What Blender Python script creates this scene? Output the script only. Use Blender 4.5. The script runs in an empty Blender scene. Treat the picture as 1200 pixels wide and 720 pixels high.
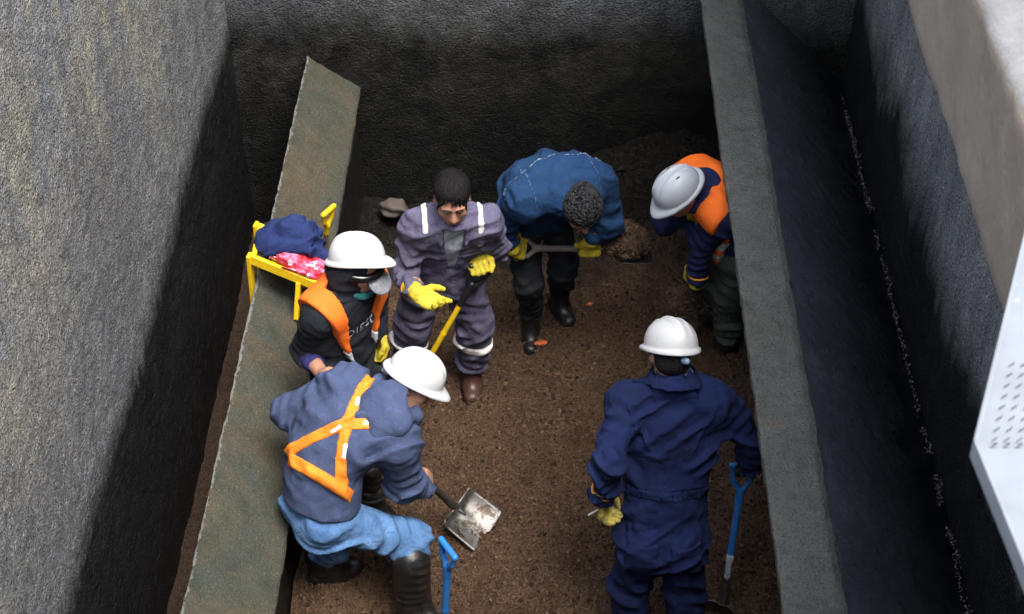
import bpy, math, random
import numpy as np
rnd = random.Random(7)
C = bpy.context.scene.collection
f32 = np.float32

# ------------------------------------------------------------------ camera model
TH = math.radians(42.0)
FPX = 1670.0 / math.tan(TH)              # focal length for a 1200 px wide frame
HC = 6.0
YAW = math.atan(45.0 / (FPX / math.cos(TH)))
_cy, _sy = math.cos(YAW), math.sin(YAW)
FW = np.array((-_sy*math.cos(TH), _cy*math.cos(TH), -math.sin(TH)))
UPV = np.array((-_sy*math.sin(TH), _cy*math.sin(TH), math.cos(TH)))
RT = np.array((_cy, _sy, 0.0))
EYE = np.array((0.0, 0.0, HC))
def ray(px, py):
    return FW + (px-600)/FPX*RT + (360-py)/FPX*UPV
def PZ(px, py, z):
    d = ray(px, py); return EYE + d*((z-HC)/d[2])
def PX(px, py, x):
    d = ray(px, py); return EYE + d*(x/d[0])
def PY(px, py, y):
    d = ray(px, py); return EYE + d*(y/d[1])
def bone(p, px, py, l, far=False):
    d = ray(px, py); d = d/np.linalg.norm(d); oc = EYE-np.asarray(p)
    b = oc@d; c = oc@oc-l*l; D = b*b-c
    if D < 0: print('bone miss', px, py, math.sqrt(c+l*l-b*b), l)
    t = -b+(math.sqrt(max(D, 0)))*(1 if far else -1)
    return EYE+d*t
def V(*a): return np.array(a, float)
def nz(v): v = np.asarray(v, float); return v/(np.linalg.norm(v)+1e-12)
def lerp(a, b, t): return np.asarray(a)*(1-t)+np.asarray(b)*t

# ------------------------------------------------------------------ mesh helpers
def raw_mesh(name, Vs, Q, smooth=True):
    Vs = np.ascontiguousarray(Vs, dtype=f32); Q = np.ascontiguousarray(Q, dtype=np.int32)
    me = bpy.data.meshes.new(name); k = Q.shape[1]
    me.vertices.add(len(Vs)); me.vertices.foreach_set('co', Vs.ravel())
    me.loops.add(Q.size); me.loops.foreach_set('vertex_index', Q.ravel())
    me.polygons.add(len(Q)); me.polygons.foreach_set('loop_start', np.arange(0, Q.size, k, dtype=np.int32))
    me.polygons.foreach_set('use_smooth', np.full(len(Q), smooth))
    me.update(calc_edges=True); me.validate()
    return me
def obj(name, me, mat=None, parent=None, loc=None):
    o = bpy.data.objects.new(name, me); C.objects.link(o)
    if mat is not None and me is not None: me.materials.append(mat)
    if parent is not None: o.parent = parent
    if loc is not None: o.location = loc
    return o
def tag(o, label=None, cat=None, group=None, kind=None):
    if label: o['label'] = label
    if cat: o['category'] = cat
    if group: o['group'] = group
    if kind: o['kind'] = kind
    return o
def wloc(o):
    l = np.zeros(3)
    while o is not None: l = l+np.array(o.location); o = o.parent
    return l
def put(name, Vs, Q, mat, parent=None, smooth=True):
    """vertices are given in the world; the object sits at its parent's origin"""
    Vs = np.asarray(Vs, float)
    if parent is not None: Vs = Vs-wloc(parent)
    return obj(name, raw_mesh(name, Vs, Q, smooth), mat, parent)
def root(name, loc, label, cat, group=None):
    e = bpy.data.objects.new(name, None); C.objects.link(e); e.location = tuple(float(v) for v in loc)
    e.empty_display_size = .1
    return tag(e, label, cat, group)
class MB:
    """collects faces (quads / tris as quads) into one mesh"""
    def __init__(s): s.v = []; s.f = []; s.n = 0
    def add(s, vs, fs):
        s.v.extend([tuple(p) for p in vs]); s.f.extend([tuple(i+s.n for i in f) for f in fs]); s.n += len(vs)
    def box(s, c, ax, ay, az):
        c, ax, ay, az = map(np.asarray, (c, ax, ay, az))
        vs = [c+ax*i+ay*j+az*k for i in (-1, 1) for j in (-1, 1) for k in (-1, 1)]
        s.add(vs, [(0,1,3,2),(4,6,7,5),(0,4,5,1),(2,3,7,6),(0,2,6,4),(1,5,7,3)])
    def build(s, name, mat, parent=None, smooth=False, bevel=0):
        me = bpy.data.meshes.new(name)
        off = wloc(parent) if parent is not None else np.zeros(3)
        me.from_pydata([tuple(float(x) for x in np.asarray(p)-off) for p in s.v], [], s.f); me.update()
        if smooth:
            for p in me.polygons: p.use_smooth = True
        o = obj(name, me, mat, parent)
        if bevel:
            m = o.modifiers.new('b', 'BEVEL'); m.width = bevel; m.segments = 2; m.limit_method = 'ANGLE'
        return o

# ------------------------------------------------------------------ signed distance modelling
def wave(x, y, z, lam, seed, n=4):
    r = np.random.RandomState(seed); o = 0
    for i in range(n):
        k = r.normal(size=3); k = k/np.linalg.norm(k)*(2*math.pi/lam)*r.uniform(.7, 1.4); ph = r.uniform(0, 6.28)
        o = o+np.sin(x*f32(k[0])+y*f32(k[1])+z*f32(k[2])+f32(ph))
    return o/f32(n)*f32(1.4)
class Cone:
    """tapered limb with elliptical section; wr = (amplitude, wavelength, seed) folds round the limb"""
    def __init__(s, a, b, ra, rb, side=None, fa=1.0, fb=None, wr=None, cap=1.0):
        s.a, s.b = np.asarray(a, float), np.asarray(b, float); s.ra, s.rb = ra, rb
        s.fa = fa; s.fb = fa if fb is None else fb; s.wr = wr; s.cap = cap
        s.L = np.linalg.norm(s.b-s.a); s.ax = (s.b-s.a)/max(s.L, 1e-9)
        sd = np.asarray(side if side is not None else ((1, 0, 0) if abs(s.ax[0]) < .8 else (0, 1, 0)), float)
        sd = sd-s.ax*(sd@s.ax); s.s = nz(sd); s.v = np.cross(s.ax, s.s)
        m = max(ra, rb)*max(1, s.fa, s.fb)
        s.lo = np.minimum(s.a, s.b)-m; s.hi = np.maximum(s.a, s.b)+m
    def __call__(s, x, y, z):
        g = lambda v: x*f32(v[0])+y*f32(v[1])+z*f32(v[2])
        t = g(s.ax)-f32(s.a@s.ax); tc = np.clip(t, 0, f32(s.L)); q = tc/f32(max(s.L, 1e-9))
        R = f32(s.ra)+f32(s.rb-s.ra)*q; fr = f32(s.fa)+f32(s.fb-s.fa)*q
        u = (g(s.s)-f32(s.a@s.s))/R; v = (g(s.v)-f32(s.a@s.v))/(R*fr); e = (t-tc)/(R*np.minimum(fr, 1)*f32(s.cap))
        rad = np.sqrt(u*u+v*v+e*e)+f32(1e-6)
        d = (rad-1)*R*np.minimum(fr, 1)
        if s.wr:
            A, lam, sd = s.wr; c = u/rad; w = v/rad
            ph = t*f32(2*math.pi/lam)+1.7*(c*f32(math.cos(sd))+w*f32(math.sin(sd)))+1.3*np.sin(2.2*c-1.7*w+f32(sd)*2)+np.sin(t*23+f32(sd))*.9
            env = .45+.55*np.sin(c*1.9+w*f32(1.3)+t*13+f32(sd)*3)
            d = d+f32(A)*np.sin(ph)*env
        return d
class Ell:
    def __init__(s, c, rr, r=(1, 0, 0), f=(0, 1, 0), u=(0, 0, 1)):
        s.c = np.asarray(c, float); s.rr = rr; s.ax = [nz(r), nz(f), nz(u)]
        m = max(rr); s.lo = s.c-m; s.hi = s.c+m
    def __call__(s, x, y, z):
        o = 0
        for a, r in zip(s.ax, s.rr):
            q = (x*f32(a[0])+y*f32(a[1])+z*f32(a[2])-f32(s.c@a))/f32(r); o = o+q*q
        return (np.sqrt(o)-1)*f32(min(s.rr))
class Tor:
    def __init__(s, c, ax, R, r, sq=1.0, side=None):
        s.c = np.asarray(c, float); s.ax = nz(ax); s.R = R; s.r = r; s.sq = sq
        sd = np.asarray(side if side is not None else (1, 0, 0), float); s.s = nz(sd-s.ax*(sd@s.ax)); s.v = np.cross(s.ax, s.s)
        m = R+r; s.lo = s.c-m; s.hi = s.c+m
    def __call__(s, x, y, z):
        g = lambda v: x*f32(v[0])+y*f32(v[1])+z*f32(v[2])-f32(s.c@v)
        h = g(s.ax); a = g(s.s); b = g(s.v)/f32(s.sq)
        q = np.sqrt(a*a+b*b)-f32(s.R)
        return np.sqrt(q*q+h*h)-f32(s.r)
class Box:
    def __init__(s, c, ax, ay, az, hx, hy, hz, r=.004):
        s.c = np.asarray(c, float); s.A = [nz(ax), nz(ay), nz(az)]; s.h = (hx, hy, hz); s.r = r
        m = math.sqrt(hx*hx+hy*hy+hz*hz); s.lo = s.c-m; s.hi = s.c+m
    def __call__(s, x, y, z):
        o = 0; mx = None
        for a, h in zip(s.A, s.h):
            q = np.abs(x*f32(a[0])+y*f32(a[1])+z*f32(a[2])-f32(s.c@a))-f32(h-s.r)
            o = o+np.maximum(q, 0)**2; mx = q if mx is None else np.maximum(mx, q)
        return np.sqrt(o)+np.minimum(mx, 0)-f32(s.r)
class Field:
    def __init__(s, prims, h, k=.03, pad=.03, lo=None, hi=None):
        if lo is None:
            lo = np.min([p.lo for p in prims], axis=0)-pad; hi = np.max([p.hi for p in prims], axis=0)+pad
        s.lo = np.asarray(lo, float); s.h = h
        s.n = np.ceil((np.asarray(hi)-s.lo)/h).astype(int)+1
        s.g = [(s.lo[i]+np.arange(s.n[i])*h).astype(f32) for i in range(3)]
        s.F = np.full(s.n, f32(.2), dtype=f32)
        for p in prims: s.add(p, k)
    def blk(s, p, m):
        a = np.clip(np.floor((p.lo-m-s.lo)/s.h).astype(int), 0, s.n); b = np.clip(np.ceil((p.hi+m-s.lo)/s.h).astype(int)+1, 0, s.n)
        sl = tuple(slice(i, j) for i, j in zip(a, b))
        return sl, (s.g[0][sl[0]][:, None, None], s.g[1][sl[1]][None, :, None], s.g[2][sl[2]][None, None, :])
    def add(s, p, k=.03):
        sl, xyz = s.blk(p, k+.012)
        if any(q.stop <= q.start for q in sl): return s
        d = p(*xyz); a = s.F[sl]
        if k > 0:
            hh = np.maximum(f32(k)-np.abs(a-d), 0)/f32(k); s.F[sl] = np.minimum(a, d)-hh*hh*f32(k/4)
        else: s.F[sl] = np.minimum(a, d)
        return s
    def sub(s, p, k=.01):
        sl, xyz = s.blk(p, k+.012); d = -p(*xyz); a = s.F[sl]
        hh = np.maximum(f32(k)-np.abs(a-d), 0)/f32(k); s.F[sl] = np.maximum(a, d)+hh*hh*f32(k/4)
        return s
    def xyz(s): return s.g[0][:, None, None], s.g[1][None, :, None], s.g[2][None, None, :]
    def cut(s, pt, n):
        """keep the side where (p-pt).n < 0"""
        n = nz(n); x, y, z = s.xyz(); s.F = np.maximum(s.F, (x-f32(pt[0]))*f32(n[0])+(y-f32(pt[1]))*f32(n[1])+(z-f32(pt[2]))*f32(n[2])); return s
    def band(s, pt, n, w):
        n = nz(n); x, y, z = s.xyz(); s.F = np.maximum(s.F, np.abs((x-f32(pt[0]))*f32(n[0])+(y-f32(pt[1]))*f32(n[1])+(z-f32(pt[2]))*f32(n[2]))-f32(w)); return s
    def off(s, d): s.F = s.F-f32(d); return s
    def copy(s):
        c = object.__new__(Field); c.lo, c.h, c.n, c.g = s.lo, s.h, s.n, s.g; c.F = s.F.copy(); return c
    def inside(s, p):
        """intersection with a primitive"""
        s.F = np.maximum(s.F, p(*s.xyz())); return s
    def folds(s, lst, thr=.03):
        """lst: (direction, wavelength, amplitude, seed) - soft creases of cloth"""
        i = np.nonzero(np.abs(s.F) < thr); x, y, z = (s.g[a][i[a]] for a in range(3)); d = 0
        wt = []
        for k, lam, A, sd in lst: wt.append(np.exp(4.5*wave(x, y, z, .42, sd+90, 4)))
        tot = sum(wt)+f32(.55)
        for (k, lam, A, sd), g in zip(lst, wt):
            k = nz(k)*(2*math.pi/lam)
            q = x*f32(k[0])+y*f32(k[1])+z*f32(k[2])+2.2*wave(x, y, z, lam*2.2, sd, 3)+f32(sd)
            f = np.sin(q)+.38*np.sin(2*q+1.1)+.25*wave(x, y, z, lam*.5, sd+7, 4)
            d = d+f32(A*.95)*f*(g/tot)
        s.F[i] = s.F[i]+d; return s
    def noise(s, lam, A, sd, thr=.03):
        i = np.nonzero(np.abs(s.F) < thr); x, y, z = (s.g[a][i[a]] for a in range(3))
        s.F[i] = s.F[i]+f32(A)*wave(x, y, z, lam, sd, 7); return s
    def at(s, p):
        q = (np.asarray(p)-s.lo)/s.h; i = np.clip(np.floor(q).astype(int), 0, s.n-2); t = q-i; o = 0
        for a in (0, 1):
            for b in (0, 1):
                for c in (0, 1):
                    o += s.F[i[0]+a, i[1]+b, i[2]+c]*(t[0] if a else 1-t[0])*(t[1] if b else 1-t[1])*(t[2] if c else 1-t[2])
        return o
    def hit(s, p, n, reach=.25):
        """walk from p+n*reach along -n to the surface"""
        n = nz(n); r = reach
        while r > -reach:
            q = np.asarray(p)+n*r
            if np.all(q > s.lo) and np.all(q < s.lo+(s.n-1)*s.h) and s.at(q) < 0: return q+n*.002
            r -= .002
        return None
    def mesh(s):
        F = s.F; F[0] = F[-1] = .2; F[:, 0] = F[:, -1] = .2; F[:, :, 0] = F[:, :, -1] = .2
        S = F < 0
        c = np.zeros(tuple(s.n-1), np.int8)
        for a in (0, 1):
            for b in (0, 1):
                for d in (0, 1):
                    c += S[a:s.n[0]-1+a, b:s.n[1]-1+b, d:s.n[2]-1+d]
        I = np.nonzero((c > 0) & (c < 8)); N = len(I[0])
        idx = np.full(tuple(s.n-1), -1, np.int32); idx[I] = np.arange(N)
        pos = np.zeros((N, 3), f32); cnt = np.zeros(N, f32)
        cor = [(a, b, d) for a in (0, 1) for b in (0, 1) for d in (0, 1)]
        for p in cor:
            for ax in range(3):
                if p[ax]: continue
                q = list(p); q[ax] = 1
                fa = F[I[0]+p[0], I[1]+p[1], I[2]+p[2]]; fb = F[I[0]+q[0], I[1]+q[1], I[2]+q[2]]
                m = (fa < 0) != (fb < 0); t = np.where(m, fa/np.where(m, fa-fb, 1), 0)
                for k in range(3): pos[:, k] += np.where(m, p[k]+(t if k == ax else 0), 0)
                cnt += m
        pos /= np.maximum(cnt, 1)[:, None]
        W = np.stack(I, 1)+pos; W = W*s.h+s.lo
        Q = []
        for ax in range(3):
            b, d = (ax+1) % 3, (ax+2) % 3
            sl0 = [slice(1, n-1) for n in s.n]; sl1 = list(sl0)
            sl0[ax] = slice(0, s.n[ax]-1); sl1[ax] = slice(1, s.n[ax])
            A = S[tuple(sl0)]; B = S[tuple(sl1)]
            E = np.stack(np.nonzero(A != B), 1); fl = A[tuple(E.T)]
            o = np.array([1, 1, 1]); o[ax] = 0; E = E+o
            def cell(db, dd):
                q = E.copy(); q[:, b] -= db; q[:, d] -= dd; return idx[tuple(q.T)]
            q = np.stack([cell(1, 1), cell(0, 1), cell(0, 0), cell(1, 0)], 1)
            q[~fl] = q[~fl][:, ::-1]; Q.append(q)
        Q = np.concatenate(Q); Q = Q[(Q >= 0).all(1)]
        return W, Q
    def build(s, name, mat, parent=None, sm=1):
        W, Q = s.mesh()
        for _ in range(sm):      # one light smoothing pass takes the grid out of the surface
            a = np.zeros_like(W); n = np.zeros(len(W))
            for i in range(4):
                np.add.at(a, Q[:, i], W[Q[:, (i+1) % 4]]); np.add.at(n, Q[:, i], 1)
                np.add.at(a, Q[:, i], W[Q[:, (i+3) % 4]]); np.add.at(n, Q[:, i], 1)
            W = W*.5+.5*a/np.maximum(n, 1)[:, None]
        return put(name, W, Q, mat, parent)

def tube_prims(pts, r): return [Cone(a, b, r, r) for a, b in zip(pts[:-1], pts[1:])]
# ------------------------------------------------------------------ 2-D value noise
def vn2(x, y, sc, seed):
    r = np.random.RandomState(seed); T = r.uniform(-1, 1, (256, 256))
    x = np.asarray(x)/sc+1000.3; y = np.asarray(y)/sc+1000.7
    i = np.floor(x).astype(int); j = np.floor(y).astype(int); u = x-i; v = y-j
    u = u*u*(3-2*u); v = v*v*(3-2*v); g = lambda a, b: T[a & 255, b & 255]
    return (g(i, j)*(1-u)+g(i+1, j)*u)*(1-v)+(g(i, j+1)*(1-u)+g(i+1, j+1)*u)*v
def fbm2(x, y, sc, seed, octv=4, gain=.5):
    o = 0; a = 1
    for k in range(octv): o = o+a*vn2(x, y, sc/2**k, seed+k); a *= gain
    return o
def sstep(a, b, x):
    t = np.clip((np.asarray(x, float)-a)/(b-a), 0, 1); return t*t*(3-2*t)

# ------------------------------------------------------------------ materials
class NT:
    def __init__(s, name):
        s.m = bpy.data.materials.new(name); s.m.use_nodes = True; s.t = s.m.node_tree
        s.b = s.t.nodes['Principled BSDF']; s.co = s.t.nodes.new('ShaderNodeTexCoord').outputs['Object']
        s.geo = s.t.nodes.new('ShaderNodeNewGeometry')
    def link(s, a, b):
        if isinstance(a, bpy.types.NodeSocket): s.t.links.new(a, b)
        elif hasattr(b.default_value, '__len__') and not hasattr(a, '__len__'): b.default_value = [a]*len(b.default_value)
        elif hasattr(b.default_value, '__len__') and len(b.default_value) == 4 and len(a) == 3: b.default_value = (*a, 1)
        else: b.default_value = a
    def map(s, sc, vec=None):
        n = s.t.nodes.new('ShaderNodeMapping'); s.link(vec or s.co, n.inputs['Vector']); n.inputs['Scale'].default_value = sc if hasattr(sc, '__len__') else (sc,)*3
        return n.outputs[0]
    def noise(s, sc, det=4, rough=.55, dist=0, vec=None, st=None, kind=None):
        if st: vec = s.map(st, vec)
        n = s.t.nodes.new('ShaderNodeTexNoise'); s.link(vec or s.co, n.inputs['Vector'])
        n.inputs['Scale'].default_value = sc; n.inputs['Detail'].default_value = det; n.inputs['Roughness'].default_value = rough; n.inputs['Distortion'].default_value = dist
        if kind: n.noise_type = kind
        return n.outputs['Fac']
    def vor(s, sc, vec=None, out='Distance'):
        n = s.t.nodes.new('ShaderNodeTexVoronoi'); s.link(vec or s.co, n.inputs['Vector']); n.inputs['Scale'].default_value = sc
        return n.outputs[out]
    def ramp(s, f, stops):
        n = s.t.nodes.new('ShaderNodeValToRGB'); s.link(f, n.inputs[0]); e = n.color_ramp.elements
        while len(e) < len(stops): e.new(.5)
        for q, (p, c) in zip(e, stops):
            q.position = p; q.color = (c, c, c, 1) if not hasattr(c, '__len__') else (*c, 1)
        return n.outputs[0]
    def mix(s, f, a, b, mode='MIX'):
        n = s.t.nodes.new('ShaderNodeMix'); n.data_type = 'RGBA'; n.blend_type = mode
        s.link(f, n.inputs[0]); s.link(a, n.inputs[6]); s.link(b, n.inputs[7]); return n.outputs[2]
    def math(s, op, a, b=0.0, clamp=False):
        n = s.t.nodes.new('ShaderNodeMath'); n.operation = op; n.use_clamp = clamp; s.link(a, n.inputs[0]); s.link(b, n.inputs[1]); return n.outputs[0]
    def sep(s, v):
        n = s.t.nodes.new('ShaderNodeSeparateXYZ'); s.link(v, n.inputs[0]); return n.outputs
    def bump(s, h, st, d=.01, nrm=None):
        n = s.t.nodes.new('ShaderNodeBump'); n.inputs['Strength'].default_value = st; n.inputs['Distance'].default_value = d; s.link(h, n.inputs['Height'])
        if nrm is not None: s.link(nrm, n.inputs['Normal'])
        return n.outputs[0]
    def out(s, col=None, rough=None, nrm=None, spec=None, metal=None, sheen=None):
        I = s.b.inputs
        if col is not None: s.link(col, I['Base Color'])
        if rough is not None: s.link(rough, I['Roughness'])
        if nrm is not None: s.link(nrm, I['Normal'])
        if spec is not None: s.link(spec, I['Specular IOR Level'])
        if metal is not None: s.link(metal, I['Metallic'])
        if sheen is not None: I['Sheen Weight'].default_value = sheen; I['Sheen Roughness'].default_value = .5
        return s.m
def cl(c, k): return tuple(min(1, max(0, v*k)) for v in c)
def cloth(name, col, dirt=None, dirt_lo=.55, rough=.9, var=.35, bump=.5, fine=260, sheen=.0):
    """woven cloth: uneven dye, faint weave, creases; dirt = colour of soiled patches"""
    n = NT(name)
    a = n.noise(7, 5, .6, .6); f = n.noise(fine, 2); c = n.mix(n.ramp(a, [(.3, 0), (.72, 1)]), cl(col, 1-var), cl(col, 1+var))
    c = n.mix(n.math('MULTIPLY', n.ramp(f, [(.35, 0), (.7, 1)]), .25), c, cl(col, 1.5))
    if dirt is not None:
        d = n.ramp(n.noise(9, 6, .7, .5, vec=n.map((1, 1, .8))), [(dirt_lo, 0), (dirt_lo+.15, 1)])
        c = n.mix(n.math('MULTIPLY', d, .7), c, dirt)
    w = n.noise(6.0, 2.5, .5, 1.6, vec=n.map((1, 1, .6)), kind='RIDGED_MULTIFRACTAL'); w2 = n.noise(15, 5, .6, 1.2)
    nr = n.bump(w, bump*.9, .020); nr = n.bump(w2, bump*.8, .018, nr); nr = n.bump(f, .3, .003, nr)
    c = n.mix(n.math('MULTIPLY', n.ramp(n.noise(26, 6, .72, .6), [(.54, 0), (.70, 1)]), .4), c, cl(col, 2.0))
    c = n.mix(n.math('MULTIPLY', n.ramp(n.noise(5, 6, .7, .8), [(.50, 0), (.66, 1)]), .45), c, cl(col, .55))
    return n.out(c, rough, nr, .25, sheen=sheen)
def plain(name, col, rough=.5, metal=0, var=.2, scale=30, bump=.15, dirt=None, dlo=.58, spec=.5):
    n = NT(name); a = n.noise(scale, 5, .6, .3)
    c = n.mix(n.ramp(a, [(.3, 0), (.7, 1)]), cl(col, 1-var), cl(col, 1+var*.6))
    if dirt is not None: c = n.mix(n.ramp(n.noise(scale*.8, 7, .7, .8), [(dlo, 0), (dlo+.08, 1)]), c, dirt)
    return n.out(c, n.math('ADD', n.math('MULTIPLY', a, .25), rough-.12), n.bump(a, bump, .004), spec, metal)

def wall_mat(name, light1, light2, tint, zline, wob, dark=(.005, .005, .006), grain=1.0, line_soft=.05, algae=None, low=None):
    """rough-cast concrete with run-off streaks above the old waterline, black wet residue below it"""
    n = NT(name); X, Y, Z = n.sep(n.co)
    big = n.noise(1.3, 6, .65, .8); st = n.noise(4, 6, .65, .3, st=(1, 1, .22)); st2 = n.noise(11, 5, .65, .2, st=(1, 1, .20))
    gr = n.noise(62, 4, .7); gr2 = n.noise(110, 3, .65)
    c = n.mix(n.ramp(n.math('ADD', n.math('MULTIPLY', big, .5), n.math('MULTIPLY', n.noise(2.2, 7, .7, .5, st=(1, 1, .35)), .5)), [(.44, 0), (.56, 1)]), light1, light2)
    if low is not None: c = n.mix(n.math('DIVIDE', n.math('SUBTRACT', 3.0, n.math('ADD', Z, n.math('MULTIPLY', big, 1.2))), 1.3, True), c, low)
    c = n.mix(n.math('MULTIPLY', n.ramp(st, [(.42, 0), (.66, 1)]), .75), c, tint)
    c = n.mix(n.math('MULTIPLY', n.ramp(st2, [(.5, 0), (.72, 1)]), .6), c, cl(tint, .55))
    c = n.mix(n.math('MULTIPLY', n.ramp(n.noise(9, 6, .7, .6, st=(1, 1, .07)), [(.60, 0), (.70, 1)]), .6), c, cl(tint, .38))
    c = n.mix(n.math('MULTIPLY', n.ramp(n.noise(14, 6, .75, .4, st=(1, 1, .25)), [(.62, 0), (.70, 1)]), .55), c, cl(light1, 1.5))
    c = n.mix(n.math('MULTIPLY', n.ramp(n.noise(1.1, 6, .68, .5, st=(1, 1, .5)), [(.50, 0), (.60, 1)]), .55), c, cl(tint, .9))
    c = n.mix(n.math('MULTIPLY', n.ramp(gr, [(.36, 1), (.52, 0)]), .85), c, cl(tint, .35))
    c = n.mix(n.math('MULTIPLY', n.ramp(gr2, [(.55, 0), (.68, 1)]), .6), c, cl(light1, 1.6))
    if algae: c = n.mix(n.math('MULTIPLY', n.ramp(n.noise(2.1, 6, .65, .6), [(.48, 0), (.66, 1)]), .6), c, algae)
    h = n.math('ADD', n.math('ADD', Z, n.math('MULTIPLY', n.math('SUBTRACT', n.noise(1.1, 6, .62, .4), .5), wob)), n.math('MULTIPLY', n.math('SUBTRACT', st2, .5), wob*.55))
    wet = n.ramp(n.math('DIVIDE', n.math('SUBTRACT', zline+line_soft, h), 2*line_soft, True), [(0, 0), (1, 1)])
    blot = n.noise(5, 7, .72, .3)
    dk = n.mix(n.ramp(blot, [(.5, 0), (.75, 1)]), dark, cl(dark, 2.6) if not algae else tuple(2*a*.45+d*1.2 for a, d in zip(algae, dark)))
    up_f = n.math('DIVIDE', n.math('SUBTRACT', Z, zline-.75), .75, True)
    dk = n.mix(n.math('MULTIPLY', up_f, n.ramp(n.noise(2.6, 7, .72, .5), [(.42, 0), (.62, .9)])), dk, cl(light2, .09) if not algae else (.075, .072, .058))
    dk = n.mix(n.math('MULTIPLY', up_f, n.ramp(gr2, [(.60, 0), (.74, .6)])), dk, (.15, .15, .145))
    col = n.mix(wet, c, dk)
    hgt = n.math('ADD', n.math('MULTIPLY', n.math('SUBTRACT', gr, n.math('MULTIPLY', n.vor(95), .5)), 1.1), n.math('MULTIPLY', n.noise(26, 5, .6), .6))
    nr = n.bump(hgt, 1.0*grain, .03)
    ro = n.math('SUBTRACT', .85, n.math('MULTIPLY', wet, n.math('MULTIPLY', blot, .75)))
    return n.out(col, ro, nr, n.math('SUBTRACT', .35, n.math('MULTIPLY', wet, .17)))

def sheet(poly, y0, y1, ds, dy, amp, seed, axis='y', flip=False, sc=.05, edge=0):
    """a profile (list of (x, z)) swept along y, its surface roughened along its own normal"""
    P = [np.array(p, float) for p in poly]; pts = []; nr = []
    for a, b in zip(P[:-1], P[1:]):
        L = np.linalg.norm(b-a); k = max(1, int(round(L/ds))); d = (b-a)/L; nn = np.array((-d[1], d[0]))
        for i in range(k): pts.append(a+(b-a)*i/k); nr.append(nn if i else (nn if not nr else nz(nn+nr[-1])))
    pts.append(P[-1]); nr.append(nr[-1]); pts = np.array(pts); nr = np.array(nr)
    s = np.concatenate([[0], np.cumsum(np.linalg.norm(np.diff(pts, axis=0), axis=1))])
    m = int(round((y1-y0)/dy))+1; ys = np.linspace(y0, y1, m)
    S, Yg = np.meshgrid(s, ys, indexing='ij')
    d = fbm2(S, Yg, sc, seed, 3, .6)*amp+fbm2(S, Yg, .6, seed+9, 3)*amp*1.2
    if edge: d = d-edge*np.maximum(0, fbm2(S, Yg, .12, seed+31, 3)-.35)
    x = pts[:, 0][:, None]+nr[:, 0][:, None]*d; z = pts[:, 1][:, None]+nr[:, 1][:, None]*d
    if axis == 'y': Vs = np.stack([x, Yg, z], -1)
    else: Vs = np.stack([Yg, x, z], -1)
    a, b = x.shape; I = np.arange(a*b).reshape(a, b)
    Q = np.stack([I[:-1, :-1], I[1:, :-1], I[1:, 1:], I[:-1, 1:]], -1).reshape(-1, 4)
    if flip: Q = Q[:, ::-1]
    return Vs.reshape(-1, 3), Q

# ------------------------------------------------------------------ the tank
YB, YN, XL, XR, RIM = 7.92, 1.5, -1.80, 1.82, 3.9
m_left = wall_mat('rough_wall', (.45, .40, .29), (.30, .312, .325), (.165, .178, .20), 1.03, .34, line_soft=.10, low=(.26, .275, .295))
m_back = wall_mat('back_wall', (.235, .245, .26), (.17, .18, .195), (.09, .095, .108), 1.14, .55, dark=(.0055, .0055, .0055), algae=(.026, .027, .016), line_soft=.20)
m_right = wall_mat('right_wall', (.52, .53, .52), (.38, .40, .42), (.19, .21, .24), 1.42, 1.0, dark=(.008, .011, .016), line_soft=.20)
m_near = wall_mat('near_wall', (.25, .25, .24), (.22, .23, .24), (.15, .16, .18), 1.05, .3)
def slab_wall(name, label, poly, y0, y1, mat, seed, axis='y', amp=.0035):
    o = put(name, *sheet(poly, y0, y1, .016, .016, amp, seed, axis), mat); tag(o, label, 'wall'); return o
slab_wall('tank_wall', 'tall pale grey rough-cast wall streaked with run-off at the left of the pit', [(XL, -.9), (XL, RIM), (XL-.3, RIM), (XL-.3, -.9)][::-1], YN-.3, YB+.0, m_left, 3)
slab_wall('tank_wall', 'black stained end wall of the pit behind the stooping men', [(YB, -.9), (YB, RIM), (YB+.3, RIM), (YB+.3, -.9)], XL-.3, XR+.3, m_back, 5, 'x')
slab_wall('tank_wall', 'dark blue grey wall with wet streaks beside the narrow right channel', [(XR, -.9), (XR, 3.496), (XR+.3, 3.496), (XR+.3, -.9)], YN-.3, YB+.0, m_right, 8)
slab_wall('tank_wall', 'grey near end wall of the pit below the viewer', [(YN, -.9), (YN, RIM), (YN-.3, RIM), (YN-.3, -.9)][::-1], XL, XR, m_near, 12, 'x')

# surroundings: one sheet of yard reaching the horizon, with the pit left open
n = NT('yard_concrete'); a = n.noise(3, 6, .6); n.out(n.mix(a, (.22, .21, .19), (.36, .35, .33)), .9, n.bump(n.noise(60, 4), .3, .01))
mb = MB(); x0, x1, y0, y1 = XL-.299, XR+.299, YN-.299, YB+.299
o = [(-300, -300), (300, -300), (300, 300), (-300, 300)]; i_ = [(x0, y0), (x1, y0), (x1, y1), (x0, y1)]
mb.add([(x, y, RIM-.006) for x, y in o+i_], [(k, (k+1) % 4, 4+(k+1) % 4, 4+k) for k in range(4)]); tag(mb.build('ground', n.m), kind='structure')

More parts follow.
